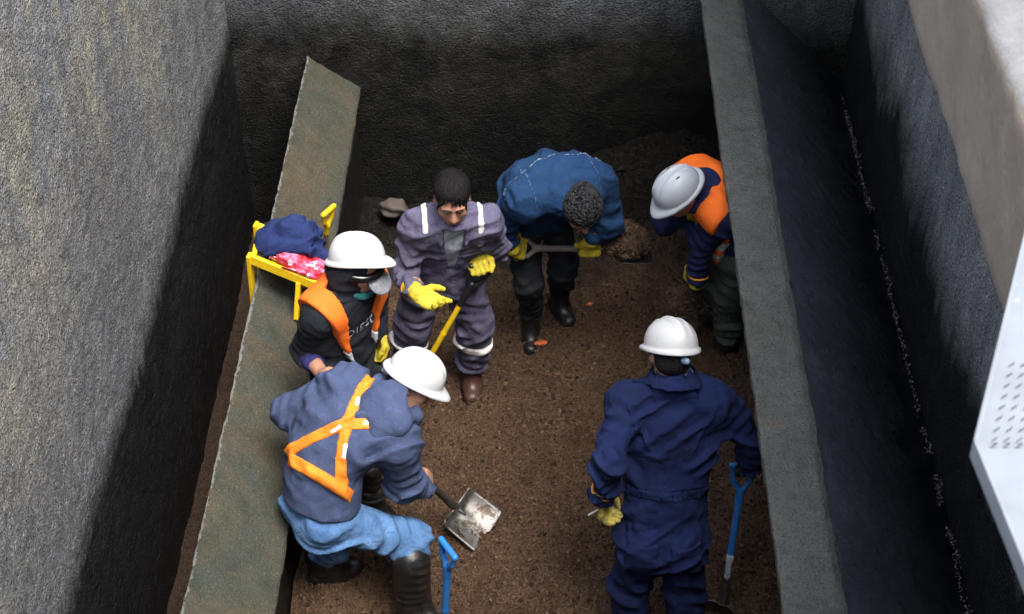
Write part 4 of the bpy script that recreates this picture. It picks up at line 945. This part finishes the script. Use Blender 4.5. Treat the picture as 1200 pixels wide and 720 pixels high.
# --- D
sh_ax = nz(PZ(808, 338, .55)-PZ(817, 268, .98))
D.wrL, D.dL, D.sL, D.nL = grip(D.gL, -sh_ax, D.elL, 1)
D.wrR, D.dR, D.sR, D.nR = grip(D.gR, -sh_ax, D.elR, -1)
t, body = man('man in orange vest and pale grey vented helmet, half hidden by the right partition', D, m_skin2)
face_parts(body, D.head, D.hf, D.hu)
tp = torso_prims(D, .010, (.004, .1, 2.))
P = tp+arm_prims(D.shL, D.elL, D.wrL, (.082, .062, .052), (.010, .06, 2.))+arm_prims(D.shR, D.elR, D.wrR, (.088, .07, .055), (.009, .06, 3.))
F = Field(P, .0085, .04); F.folds([((.5, .3, 1), .13, .010, 4), ((-.7, .2, .6), .15, .009, 6)]).noise(.06, .0012, 4)
sp = nz(D.neck-D.mid)
F.add(Tor(D.neck+sp*.02, nz(sp+D.hf*-.2), .085, .040, 1.0), .03).build('sweatshirt', m_navyj, t)
G_ = Field(tp, .0085, .045, pad=.05).off(.020); G_.folds([((.5, .5, 1), .16, .007, 3)], .04)
vs_ = G_.copy(); vs_.sub(Ell(D.neck+sp*.03, (.105, .105, .12)), .01)
for sh in (D.shL, D.shR):
    o2 = nz(sh-D.neck); vs_.cut(lerp(D.neck, sh, 1.12), o2)
vs_.sub(Cone(D.shL+nz(D.shL-D.neck)*.05-sp*.05, D.elL, .075, .085), .01)
vs_.cut(lerp(D.pel, D.mid, -.1), -nz(D.mid-D.pel)); vest = vs_.build('safety_vest', m_orange, t)
for q in (.12, .42):
    g = vs_.copy().off(.004).band(lerp(D.pel, D.mid, q), nz(D.mid-D.pel), .024); g.build('reflective_band', m_silver, vest)
P = [Cone(D.pel+V(0, 0, -.02), lerp(D.pel, D.mid, .35), .165, .155, D.side0, .7)]+leg_prims(D.hipL, D.knL, D.anL, (.105, .086, .078), (.009, .08, 2.))+leg_prims(D.hipR, D.knR, D.anR, (.105, .086, .078), (.009, .08, 5.))
Field(P, .009, .04).folds([((.3, .2, 1), .14, .010, 17)]).build('trousers', m_olive, t)
r_ = np.cross(D.hf, D.hu)
hat(t, D.head+D.hu*.030-D.hf*.004, nz(D.hu), D.hf, m_hatg, ribs=2, visor=.045, vents=True)
F = Field([Ell(D.head+D.hu*.01-D.hf*.025, (.079, .090, .095), r_, D.hf, D.hu)], .005, .02); F.cut(D.head+D.hf*.02, nz(D.hf-D.hu*.3)); F.noise(.014, .0025, 3).build('hair', m_hair, t)
glove(t, D.wrL, D.dL, D.sL, D.nL, D.elL-D.wrL, m_glove, curl=1.0); glove(t, D.wrR, D.dR, D.sR, D.nR, D.elR-D.wrR, m_glove, curl=1.0)
for an, d_ in ((D.anL, V(-.85, -.45, 0)), (D.anR, V(-1, -.2, 0))): boot(t, an, d_, gz(an), m_rubber, shaft=.20)
gd = D.gL-sh_ax*.36
shovel('wooden shafted shovel loaded with soil in the gloves of the man at the right partition', gd, D.gL+sh_ax*.10, D.gL+sh_ax*.36, V(-.75, -.5, .45), V(.5, -.8, 0), m_wood, m_steel, m_wood, bw=.22, sr=.015, dgrip=False, seed=6)
c_ = D.gL+sh_ax*.24+V(-.035, -.025, .01)
F = Field([Ell(c_, (.115, .075, .14)), Ell(c_+V(.0, 0, -.11), (.12, .09, .10))], .007, .03); F.noise(.09, .008, 13).noise(.02, .003, 5)
cr_ = np.array([q for q in (F.hit(c_+V(0, 0, -.03), d, .25) for d in dv) if q is not None])
hp = F.build('soil_heap', m_load); tag(put('crumbs', *lumps(cr_, .003+.008*rs.random_sample(len(cr_))**2, 3), m_crumb2, hp, smooth=False), kind='stuff')
tag(hp, 'upright brown clump of soil on the wooden shovel at the right partition', 'soil heap')

# --- E
E.wrL = E.gL+V(-.03, .02, .07)
t, body = man('man in black sweatshirt and orange vest beside the yellow steel rack, goggles under white helmet', E, m_skin, bare=[hand_prims(E.wrR, nz(E.wrR-E.elR), V(0, 0, 1), V(.6, .6, 0), curl=.8)])
tp = torso_prims(E, .012, (.004, .1, 2.), [.150, .150, .158, .17, .160, .105])
P = tp+arm_prims(E.shR, E.elR, lerp(E.elR, E.wrR, .34), (.070, .058, .054), (.009, .05, 2.))+arm_prims(E.shL, E.elL, E.wrL, (.086, .068, .052), (.008, .06, 3.))
F = Field(P, .0085, .04); F.folds([((.5, .3, 1), .11, .010, 4), ((-.7, .2, .6), .12, .009, 6)]).noise(.06, .0012, 4)
ef = F.copy(); ss = F.build('sweatshirt', m_black, t)
F = Field([Cone(lerp(E.elR, E.wrR, .28), lerp(E.elR, E.wrR, .42), .054, .051, wr=(.004, .03, 2.))], .006, 0); F.build('rolled_cuff', m_violet, t)
sp = nz(E.neck-E.mid); fr = nz(np.cross(E.side1, sp)); fr = fr if fr@E.hf > 0 else -fr; sd = nz(np.cross(sp, fr)); sd = sd if sd@E.side1 > 0 else -sd
G_ = Field(tp, .0085, .045, pad=.05).off(.026); G_.folds([((.5, .5, 1), .2, .004, 3)], .05)
vs_ = G_.copy(); x, y, z = vs_.xyz(); g_ = lambda v, p: (x-f32(p[0]))*f32(v[0])+(y-f32(p[1]))*f32(v[1])+(z-f32(p[2]))*f32(v[2])
la = np.abs(g_(sd, E.neck)); dn = -g_(sp, E.neck); fw_ = g_(fr, E.neck-fr*.03)
op = np.maximum(np.maximum(la-(f32(.108)-f32(.10)*np.clip(dn, 0, .3)), -fw_), -dn-.3)       # open down the front
vs_.F = np.maximum(vs_.F, -op); vs_.sub(Ell(E.neck+sp*.03, (.085, .085, .12), sd, fr, sp), .01)
for sh in (E.shL, E.shR):
    vs_.cut(lerp(E.neck, sh, 1.0), nz(sh-E.neck))
vs_.cut(E.pel+V(0, 0, -.06), V(0, 0, -1)); vest = vs_.build('safety_vest', m_orange, t)
g = vs_.copy().off(.004).band(lerp(E.pel, E.mid, .97), sp, .028); g.build('reflective_band', m_silver, vest)
P = [Cone(E.pel+V(0, 0, -.02), lerp(E.pel, E.mid, .35), .165, .155, E.side0, .7)]+leg_prims(E.hipL, E.knL, E.anL, (.095, .070, .060), (.009, .08, 2.))+leg_prims(E.hipR, E.knR, E.anR, (.095, .072, .062), (.009, .08, 5.))
Field(P, .009, .04).folds([((.3, .2, 1), .14, .010, 17)]).build('trousers', m_dark, t)
r_ = np.cross(E.hf, E.hu)
hu_ = nz(V(-.06, .42, .90)); h = hat(t, E.head+E.hu*.040-E.hf*.012, hu_, nz(V(.93, -.20, .14)), m_hat, visor=.04, band=False)
F = Field([Ell(E.head+E.hu*.0-E.hf*.02, (.094, .108, .118), r_, E.hf, E.hu), Cone(E.head-E.hu*.06-E.hf*.03, E.neck-sp*.02, .095, .12, sd, .85)], .0065, .05)
F.sub(Ell(E.head-E.hu*.03+E.hf*.10, (.062, .095, .085), r_, E.hf, E.hu), .01); F.folds([((.4, .3, 1), .10, .008, 4)]).build('hood', m_black, t)
F = Field([Tor(E.head+E.hu*.012, E.hu-E.hf*.12, .091, .019, 1.12, r_)], .0045, 0); F.cut(E.head+E.hf*.015, -E.hf); g = F.build('goggles', m_goggle, t)
F = Field([Ell(E.head-E.hu*.018+E.hf*.118, (.068, .062, .020), r_, nz(E.hf-E.hu*.55), nz(E.hu+E.hf*.55))], .0045, 0); F.inside(Box(E.head-E.hu*.018+E.hf*.118, r_, nz(E.hf-E.hu*.55), nz(E.hu+E.hf*.55), .08, .08, .02)); F.sub(Ell(E.head-E.hu*.045+E.hf*.095, (.062, .062, .022), r_, nz(E.hf-E.hu*.55), nz(E.hu+E.hf*.55)), .004); F.build('cap_visor', m_cap, t)
Field([Tor(E.head-E.hu*.105+E.hf*.02, nz(E.hu+E.hf*.3), .062, .018, 1.1, r_)], .005, 0).noise(.03, .003, 2).build('neckcloth', m_teal, t)
glove(t, E.wrL, V(.15, -.1, -1), V(.6, -.7, 0), V(-.6, -.7, 0), E.elL-E.wrL, m_glove, curl=.55)
for an, d_ in ((E.anL, V(.8, -.55, 0)), (E.anR, V(.5, -.8, 0))): boot(t, an, d_, gz(an), m_rubber)
# lettering printed across the chest
cu = bpy.data.curves.new('lettering', 'FONT'); cu.body = 'DIESEL'; cu.size = .066; cu.space_character = 1.12; cu.resolution_u = 3
tmp = bpy.data.objects.new('tmp_lettering', cu); C.objects.link(tmp); bpy.context.view_layer.update()
me = bpy.data.meshes.new_from_object(tmp.evaluated_get(bpy.context.evaluated_depsgraph_get())); bpy.data.objects.remove(tmp)
import bmesh
bm = bmesh.new(); bm.from_mesh(me); bmesh.ops.triangulate(bm, faces=bm.faces); bmesh.ops.subdivide_edges(bm, edges=[e for e in bm.edges if e.calc_length() > .012], cuts=2, use_grid_fill=False); bmesh.ops.triangulate(bm, faces=bm.faces)
o_ = E.neck-sp*.165+fr*.10; td = nz(-sd+sp*.05); tu = nz(np.cross(fr, td)); tu = tu if tu[2] > 0 else -tu
wl = wloc(ss)
for v in bm.verts:
    p = o_+td*(v.co.x-.092)+tu*(v.co.y-.02); q = ef.hit(p, fr, .16)
    v.co = tuple((p if q is None else q)-wl)
bm.to_mesh(me); bm.free(); obj('lettering', me, plain('grey_print', (.34, .36, .40), .8), ss)

# --- F
ax_ = nz(PZ(533, 594, .17)-F_.gR)
F_.wrR, F_.dR, F_.sR, F_.nR = grip(F_.gR, -ax_, F_.elR, 1)
gF = F_.gR-ax_*.42; F_.gL = gF
F_.wrL = lerp(F_.elL, gF, .75)
t, body = man('man in slate blue hoodie, orange cross straps and faded jeans digging in white helmet', F_, m_skin, bare=[hand_prims(F_.wrR, F_.dR, F_.sR, F_.nR, curl=1.0), hand_prims(F_.wrL, nz(gF-F_.wrL), V(0, 0, 1), V(.5, .5, 0), curl=.9)])
P = torso_prims(F_, .014, (.004, .12, 3.), [.158, .162, .170, .180, .174, .11])+arm_prims(F_.shL, F_.elL, F_.wrL, (.094, .074, .055), (.007, .07, 5.))+arm_prims(F_.shR, F_.elR, F_.wrR, (.094, .076, .050), (.008, .07, 1.))
F = Field(P, .0085, .05); F.folds([((.7, .5, .4), .15, .012, 4), ((-.4, .8, .5), .11, .011, 19)]).noise(.06, .0010, 4)
hf_ = F.copy(); sp = nz(F_.neck-F_.mid); sA = nz(F_.neck-F_.pel); bk = np.cross(F_.side1, sp); bk = bk if bk@V(-1, -1, 1) > 0 else -bk; bk = nz(bk)
k0 = lerp(F_.pel, F_.mid, .02); d0 = nz(F_.mid-F_.pel)
F.add(Cone(F_.pel-d0*.01, F_.pel+d0*.12, .194, .186, F_.side0, .84), .03)
F.add(Tor(F_.pel+d0*.05, d0, .160, .015, .80, F_.side0), .02)
F.cut(F_.pel+d0*.02, -d0)
hd = F.build('hoodie', m_hood, t)
# crossed straps and belt over the back
def pl(p1, p2):
    """plane through two picture points on the back, containing the back's normal"""
    q = [bf2.hit(PZ(*p, 1.02), bk, .3) for p in (p1, p2)]
    q = [PZ(*p, 1.02) if w is None else w for p, w in zip((p1, p2), q)]
    return q
bf2 = hf_
def onb(px, py):
    d = ray(px, py); d = d/np.linalg.norm(d); s_ = 4.0
    while s_ < 9:
        p = EYE+d*s_
        if np.all(p > bf2.lo) and np.all(p < bf2.lo+(bf2.n-2)*bf2.h) and bf2.at(p) < 0: return p
        s_ += .004
    return PZ(px, py, 1.0)
hc = onb(453, 478)+bk*.008
F = Field([Ell(hc+F_.side1*.0, (.118, .105, .050), F_.side1, sp, bk), Cone(F_.neck+F_.side1*.10+sp*.06, F_.neck-F_.side1*.10+sp*.05, .050, .050), Cone(F_.neck+F_.side1*.08+sp*.04, hc+F_.side1*.10-sp*.01, .05, .045), Cone(hc+F_.side1*.07-sp*.07, hc-F_.side1*.05-sp*.06, .040, .036)], .007, .04); F.folds([((.6, .3, .7), .14, .006, 4)]); F.sub(Ell(F_.neck+sp*.10+bk*.03, (.08, .05, .06), F_.side1, sp, bk), .02); F.build('hood', m_hood, hd)
X0, T1, T2, B1, B2, BL, BR = onb(407, 498), onb(422, 462), onb(446, 497), onb(340, 530), onb(398, 572), onb(342, 540), onb(424, 588)
arms = Field([Cone(F_.shL, F_.elL, .105, .09), Cone(F_.elL, F_.wrL, .09, .07)], .0085, .02, lo=bf2.lo, hi=bf2.lo+(bf2.n-1)*bf2.h)
def strap(p, q, ext0=.01, ext1=.01, w=.024, off=.007, nm='strap', mt=None, par=None):
    dr = nz(q-p); nn = nz(np.cross(dr, bk)); g = bf2.copy().off(off).band(p, nn, w); g.cut(p-dr*ext0, -dr); g.cut(q+dr*ext1, dr); g.cut(.5*(p+q)-bk*.09, -bk); g.F = np.maximum(g.F, -(arms.F[:g.F.shape[0], :g.F.shape[1], :g.F.shape[2]]-.0)) if nm == 'strap' else g.F
    return g.build(nm, mt or m_orange2, par)
harness = bpy.data.objects.new('safety_harness', None); C.objects.link(harness); harness.parent = t
strap(X0, T1, .01, .12, par=harness); strap(X0, T2, .01, .05, off=.0075, par=harness); strap(X0, B1, .01, .03, off=.008, par=harness); strap(X0, B2, .01, .02, off=.0072, par=harness)
strap(BL, BR, .03, .06, off=.0095, w=.027, par=harness)
for (p, q) in ((onb(387, 508), onb(402, 501)), (onb(403, 538), onb(406, 519)), (onb(418, 478), onb(421, 466)), (onb(424, 497), onb(437, 497))):
    strap(p, q, 0, 0, .011, .0105, 'reflective_patch', m_tape, harness)
hs = lerp(F_.hipL, F_.hipR, .5)
P = [Cone(F_.pel-d0*.05, F_.pel+d0*.09, .168, .165, F_.side0, .74), Ell(F_.hipR-V(.045, .01, .03), (.095, .095, .10)), Ell(F_.hipL-V(.045, .01, .03), (.095, .095, .10))]+leg_prims(F_.hipL, F_.knL, F_.anL+V(0, 0, .27), (.102, .080, .066), (.012, .075, 2.))+leg_prims(F_.hipR, F_.knR, F_.anR+V(0, 0, .31), (.102, .082, .068), (.012, .075, 5.))
Field(P, .0085, .045).folds([((.3, .2, 1), .14, .010, 7), ((1, .2, .3), .12, .007, 9)]).build('jeans', m_jeans, t)
r_ = np.cross(F_.hf, F_.hu)
F = Field([Ell(F_.head+F_.hu*.012-F_.hf*.022, (.080, .094, .098), r_, F_.hf, F_.hu), Ell(F_.head-F_.hu*.045-F_.hf*.05, (.066, .05, .05), r_, F_.hf, F_.hu)], .005, .02); F.cut(F_.head+F_.hf*.025-F_.hu*.02, nz(F_.hf*1-F_.hu*.4)); F.sub(Ell(F_.head+r_*.085-F_.hu*.015-F_.hf*.008, (.03, .026, .036), r_, F_.hf, F_.hu), .006); F.noise(.014, .0025, 3).build('hair', m_hair, t)
face_parts(body, F_.head, F_.hf, F_.hu)
hat(t, F_.head+F_.hu*.030-F_.hf*.002, nz(F_.hu), F_.hf, m_hat, visor=.045, hgt=.116)
for an, d_, sh in ((F_.anL, V(.75, .35, 0), .26), (F_.anR, V(.6, -.5, 0), .31)): boot(t, an, d_, gz(an), m_rubber, shaft=sh, r=.080)
shovel('worn steel shovel with dark shaft pushed into the soil by the man in the hoodie', gF, PZ(533, 594, .19), PZ(575, 625, .11), V(-.05, -.25, 1), V(.6, .6, .2), m_dkshaft, m_steel, m_dkshaft, bw=.25, sr=.0175, seed=8)
# ------------------------------------------------------------------ other things in the pit
def cop_z(x): return UZ+(LZ-UZ)*(x-UX)/(LX-UX)
# yellow steel rack standing on the left coping
pL = PZ(293, 303, 1.02); pR = PZ(374, 336, .90); yb = .16
d_ = nz(pR-pL); bk_ = V(0, 1, 0)
t = root('steel_rack', (pL+pR)/2, 'yellow painted steel rack propped on the left coping with clothing on it', 'rack')
m_rack = plain('chipped_yellow_paint', (.80, .52, .010), .45, 0, .12, 26, .3, (.20, .09, .025), .62)
up_ = nz(np.cross(d_, bk_)); up_ = up_ if up_[2] > 0 else -up_
def bar(a, b, w, h, name='rail'):
    ax = nz(b-a); sd = nz(np.cross(ax, up_) if abs(ax@up_) < .9 else np.cross(ax, d_)); up2 = np.cross(sd, ax)
    m = MB(); m.box((a+b)/2, ax*np.linalg.norm(b-a)/2, sd*w, up2*h); m.build(name, m_rack, t, bevel=.004)
bar(pL, pR, .012, .026); bar(pL+bk_*.24, pR+bk_*.24, .012, .026); bar(pL+bk_*.012+d_*.014, pL+bk_*.228+d_*.014, .012, .024); bar(pR+bk_*.012-d_*.014, pR+bk_*.228-d_*.014, .012, .024)
for q in (.35, .68): bar(pL+d_*np.linalg.norm(pR-pL)*q+bk_*.012-up_*.012, pL+d_*np.linalg.norm(pR-pL)*q+bk_*.228-up_*.012, .02, .006, 'slat')
for yy in (0, .24):
    a = pL+bk_*yy-d_*.010; b = PZ(294, 358, .70) if yy == 0 else a+V(.0, 0, -.28); bar(a+up_*.02, V(a[0]-.006, a[1], .70), .022, .010, 'leg')
    q = lerp(pL, pR, .72)+bk_*yy; x2 = q[0]-.03; bar(q-up_*.02, V(x2, q[1]-.05, cop_z(x2)+.004), .020, .012, 'leg')
# jacket heaped on the rack
jc = lerp(pL, pR, .46)+bk_*.15+up_*.075
F = Field([Ell(jc+V(-.02, .01, .03), (.125, .10, .085), d_), Ell(jc+V(-.08, .0, -.01), (.085, .09, .07)), Ell(jc+V(.07, .02, -.02), (.09, .09, .06)), Cone(jc+V(.05, -.02, -.01), jc+d_*.22+V(0, -.01, .0), .055, .035), Cone(jc+V(-.08, -.06, .03), jc+V(.09, -.08, .02), .036, .036), Cone(jc+V(-.02, -.02, .10), jc+V(.10, -.03, .05), .040, .036)], .0055, .028)
F.folds([((.7, .3, .6), .10, .012, 4), ((-.4, .8, .3), .08, .010, 11), ((.2, .5, -.8), .12, .010, 23)], .05).noise(.05, .0012, 6)
m_fleece = cloth('navy_fleece', (.016, .028, .105), None, var=.25, bump=.6)
tag(F.build('jacket', m_fleece), 'crumpled navy fleece jacket heaped on the yellow steel rack', 'jacket')
# red snack bag
n = NT('red_printed_wrapper'); a = n.noise(14, 4, .6, .8); b = n.noise(22, 3, .5, .4)
c = n.mix(n.ramp(a, [(.50, 0), (.54, 1)]), (.62, .015, .035), (.70, .16, .30)); c = n.mix(n.ramp(b, [(.60, 0), (.64, 1)]), c, (.75, .72, .72)); m_bag = n.out(c, .28, n.bump(n.noise(34, 4, .6, 1), .8, .02), .5)
bc = lerp(pL, pR, .68)+bk_*.055+up_*.05
F = Field([Ell(bc+d_*.0, (.135, .055, .040), d_, bk_, up_), Ell(bc+d_*.09-up_*.005, (.08, .05, .036), d_, bk_, up_)], .005, .03); F.folds([((.8, .2, .4), .08, .008, 4), ((.2, .8, .3), .07, .007, 9)])
tag(F.build('plastic_bag', m_bag), 'shiny red and pink printed plastic bag tucked under the navy jacket', 'bag')
# yellow handled shovel leaning on the left coping's inner edge
g0 = PZ(385, 247, 1.02); g1 = PZ(379, 312, .60)
shovel('yellow handled shovel standing behind the man in black sweatshirt', g0, lerp(g0, g1, 1.35), lerp(g0, g1, 1.85), V(.6, -.6, .4), V(.55, .75, .3), m_wood, m_steel, m_yel, bw=.2, sr=.0135, barw=.042, fork=.12, seed=11)
# blue shovel standing in the soil in the foreground
g0 = PZ(525, 643, .98); n0 = PZ(520, 752, .36); ax_ = nz(n0-g0)
shovel('blue metal shovel with chipped D handle standing upright in the foreground soil', g0, n0, n0+ax_*.38, V(.7, -.6, .1), PZ(536, 660, .97)-PZ(515, 629, .99), m_bluepaint, m_steel, m_bluepaint, bw=.2, sr=.0165, barw=.055, fork=.12, seed=12)
# rubble and scraps
m_rock = plain('brown_rock', (.07, .055, .045), .7, 0, .4, 12, .5)
F = Field([Ell(PZ(464, 244, -.10), (.085, .06, .05)), Ell(PZ(456, 243, -.09), (.05, .05, .04))], .008, .03); F.noise(.07, .012, 5)
tag(F.build('rock', m_rock), 'brown wet rock on black ground by the end wall, behind the violet coverall', 'rock')
m_scrap = plain('orange_scrap', (.55, .12, .04), .6, 0, .3)
for k, (px, py, s_, lb) in enumerate(((633, 404, .034, 'largest orange scrap lying on the soil below the boots of the man in blue'), (690, 369, .018, 'small orange fragment on the soil right of the boots of the man in blue'), (655, 362, .022, 'dull orange scrap at the toe of the rear boot of the man in blue'))):
    p = PZ(px, py, 0.0); p[2] = float(soil_full(p[0], p[1]))+.008
    F = Field([Ell(p, (s_, s_*.5, .010)), Ell(p+V(s_*.4, .008, .004), (s_*.6, s_*.45, .009))], .0035, .008); F.noise(.015, .003, k)
    tag(F.build('scrap', m_scrap), lb, 'scrap', 'orange scraps on the soil')
# clods on the floor and the rubble bank
r = np.random.RandomState(21); N = 520
cx = r.uniform(-.9, 1.35, N); cy_ = 7.85-.75*r.random_sample(N)**1.4
m_rub = soil_mat('dark_rubble', (.016, .012, .009), (.034, .024, .018))
tag(put('rubble', *lumps(np.stack([cx, cy_, soil_full(cx, cy_)], 1), .006+.028*r.random_sample(N)**3, 22), m_rub, smooth=False), kind='stuff')
# white perforated steel plate resting on the walkway, very near the lens
zp = RIM+.068; c0 = PZ(1143, 520, zp); e1 = PZ(1204, 268, zp)-c0; e2 = PZ(1212, 690, zp)-c0
print('plate', c0, np.linalg.norm(e1), np.linalg.norm(e2))
t = root('metal_plate', c0, 'white painted slotted steel plate lying over the walkway edge, blurred at right', 'metal plate')
m_wpaint = plain('white_painted_steel', (.19, .205, .225), .45, 0, .12, 10, .1, (.45, .45, .46), .66)
th = .006; ya, yb_ = c0[1]-.45, c0[1]+.85
def left_x(y): return c0[0]+((y-c0[1])*e1[0]/e1[1] if y > c0[1] else (y-c0[1])*e2[0]/e2[1])
ys_ = sorted(set([c0[1]]+list(np.linspace(ya, yb_, 48)))); nb = 10
def P2(i, b, z=0.0):
    y = ys_[i]; x0 = left_x(y); o_ = np.interp(b, [0, 1, 2, 3, 4, 5, nb], [0, .020, .042, .064, .086, .110, 1.62-x0]); return V(x0+o_, y, zp+z)
m = MB(); nr_ = len(ys_)-1
for i in range(nr_):
    for j in range(nb):
        q4 = [P2(i, j), P2(i, j+1), P2(i+1, j+1), P2(i+1, j)]
        if j in (1, 2, 3) and c0[1]-.03 < ys_[i] < c0[1]+.20:
            ce = sum(q4)/4; inn = [ce+(p-ce)*V(.62, .34, 1)+V(0, (.005 if k in (1, 2) else -.005), 0) for k, p in enumerate(q4)]
            for z_ in (0, -th):
                q = [p+V(0, 0, z_) for p in q4+inn]; m.add(q, [(k, (k+1) % 4, 4+(k+1) % 4, 4+k) for k in range(4)])
            q = [p+V(0, 0, z_) for z_ in (0, -th) for p in inn]; m.add(q, [(k, 4+k, 4+(k+1) % 4, (k+1) % 4) for k in range(4)])
        else:
            for z_ in (0, -th): m.add([p+V(0, 0, z_) for p in q4], [(0, 1, 2, 3)])
m.build('plate', m_wpaint, t)
m = MB()
for i in range(nr_):
    p, q = P2(i, 0), P2(i+1, 0); ax = nz(q-p); m.box((p+q)/2-V(0, 0, .012), ax*np.linalg.norm(q-p)/2, nz(np.cross(ax, (0, 0, 1)))*.004, V(0, 0, .020))
m.build('rim', m_wpaint, t)
m = MB()
for i in range(nr_): m.add([P2(i, .15, -.0085), P2(i, nb, -.0085), P2(i+1, nb, -.0085), P2(i+1, .15, -.0085)], [(0, 1, 2, 3)])
m.build('backing_sheet', m_wpaint, t)

# ------------------------------------------------------------------ daylight and camera
SC = bpy.context.scene
w = bpy.data.worlds.new('World'); SC.world = w; w.use_nodes = True; nt = w.node_tree
sky = nt.nodes.new('ShaderNodeTexSky'); sky.sky_type = 'NISHITA'; sky.sun_disc = False
EL, AZ = math.radians(68), math.radians(140)        # sun height, compass direction clockwise from +Y
sky.sun_elevation = EL; sky.sun_rotation = AZ; sky.air_density = 1.0; sky.dust_density = 3.0; sky.ozone_density = 1.0
hs_ = nt.nodes.new('ShaderNodeHueSaturation'); hs_.inputs['Saturation'].default_value = .5; nt.links.new(sky.outputs[0], hs_.inputs['Color']); nt.links.new(hs_.outputs[0], nt.nodes['Background'].inputs[0]); nt.nodes['Background'].inputs[1].default_value = .15
ld = bpy.data.lights.new('sun', 'SUN'); ld.energy = 1.15; ld.angle = math.radians(24); ld.color = (1, .96, .90)
lo = bpy.data.objects.new('sun', ld); C.objects.link(lo)
from mathutils import Vector
sv = Vector((math.sin(AZ)*math.cos(EL), math.cos(AZ)*math.cos(EL), math.sin(EL))); lo.rotation_euler = sv.to_track_quat('Z', 'Y').to_euler(); lo.location = (0, 0, 12)
cd = bpy.data.cameras.new('camera'); co = bpy.data.objects.new('camera', cd); C.objects.link(co)
cd.sensor_width = 36; cd.lens = FPX/1200*36; cd.clip_start = .05; cd.clip_end = 900
co.location = EYE; co.rotation_euler = (math.pi/2-TH, 0, YAW)
cd.dof.use_dof = True; cd.dof.focus_distance = 6.6; cd.dof.aperture_fstop = 5.6
SC.camera = co
SC.view_settings.view_transform = 'Standard'; SC.view_settings.look = 'None'; SC.view_settings.exposure = 1.85; SC.view_settings.gamma = 1
SC.view_settings.use_curve_mapping = False
SC.cycles.use_denoising = True; SC.cycles.denoising_prefilter = 'NONE'; SC.cycles.max_bounces = 6
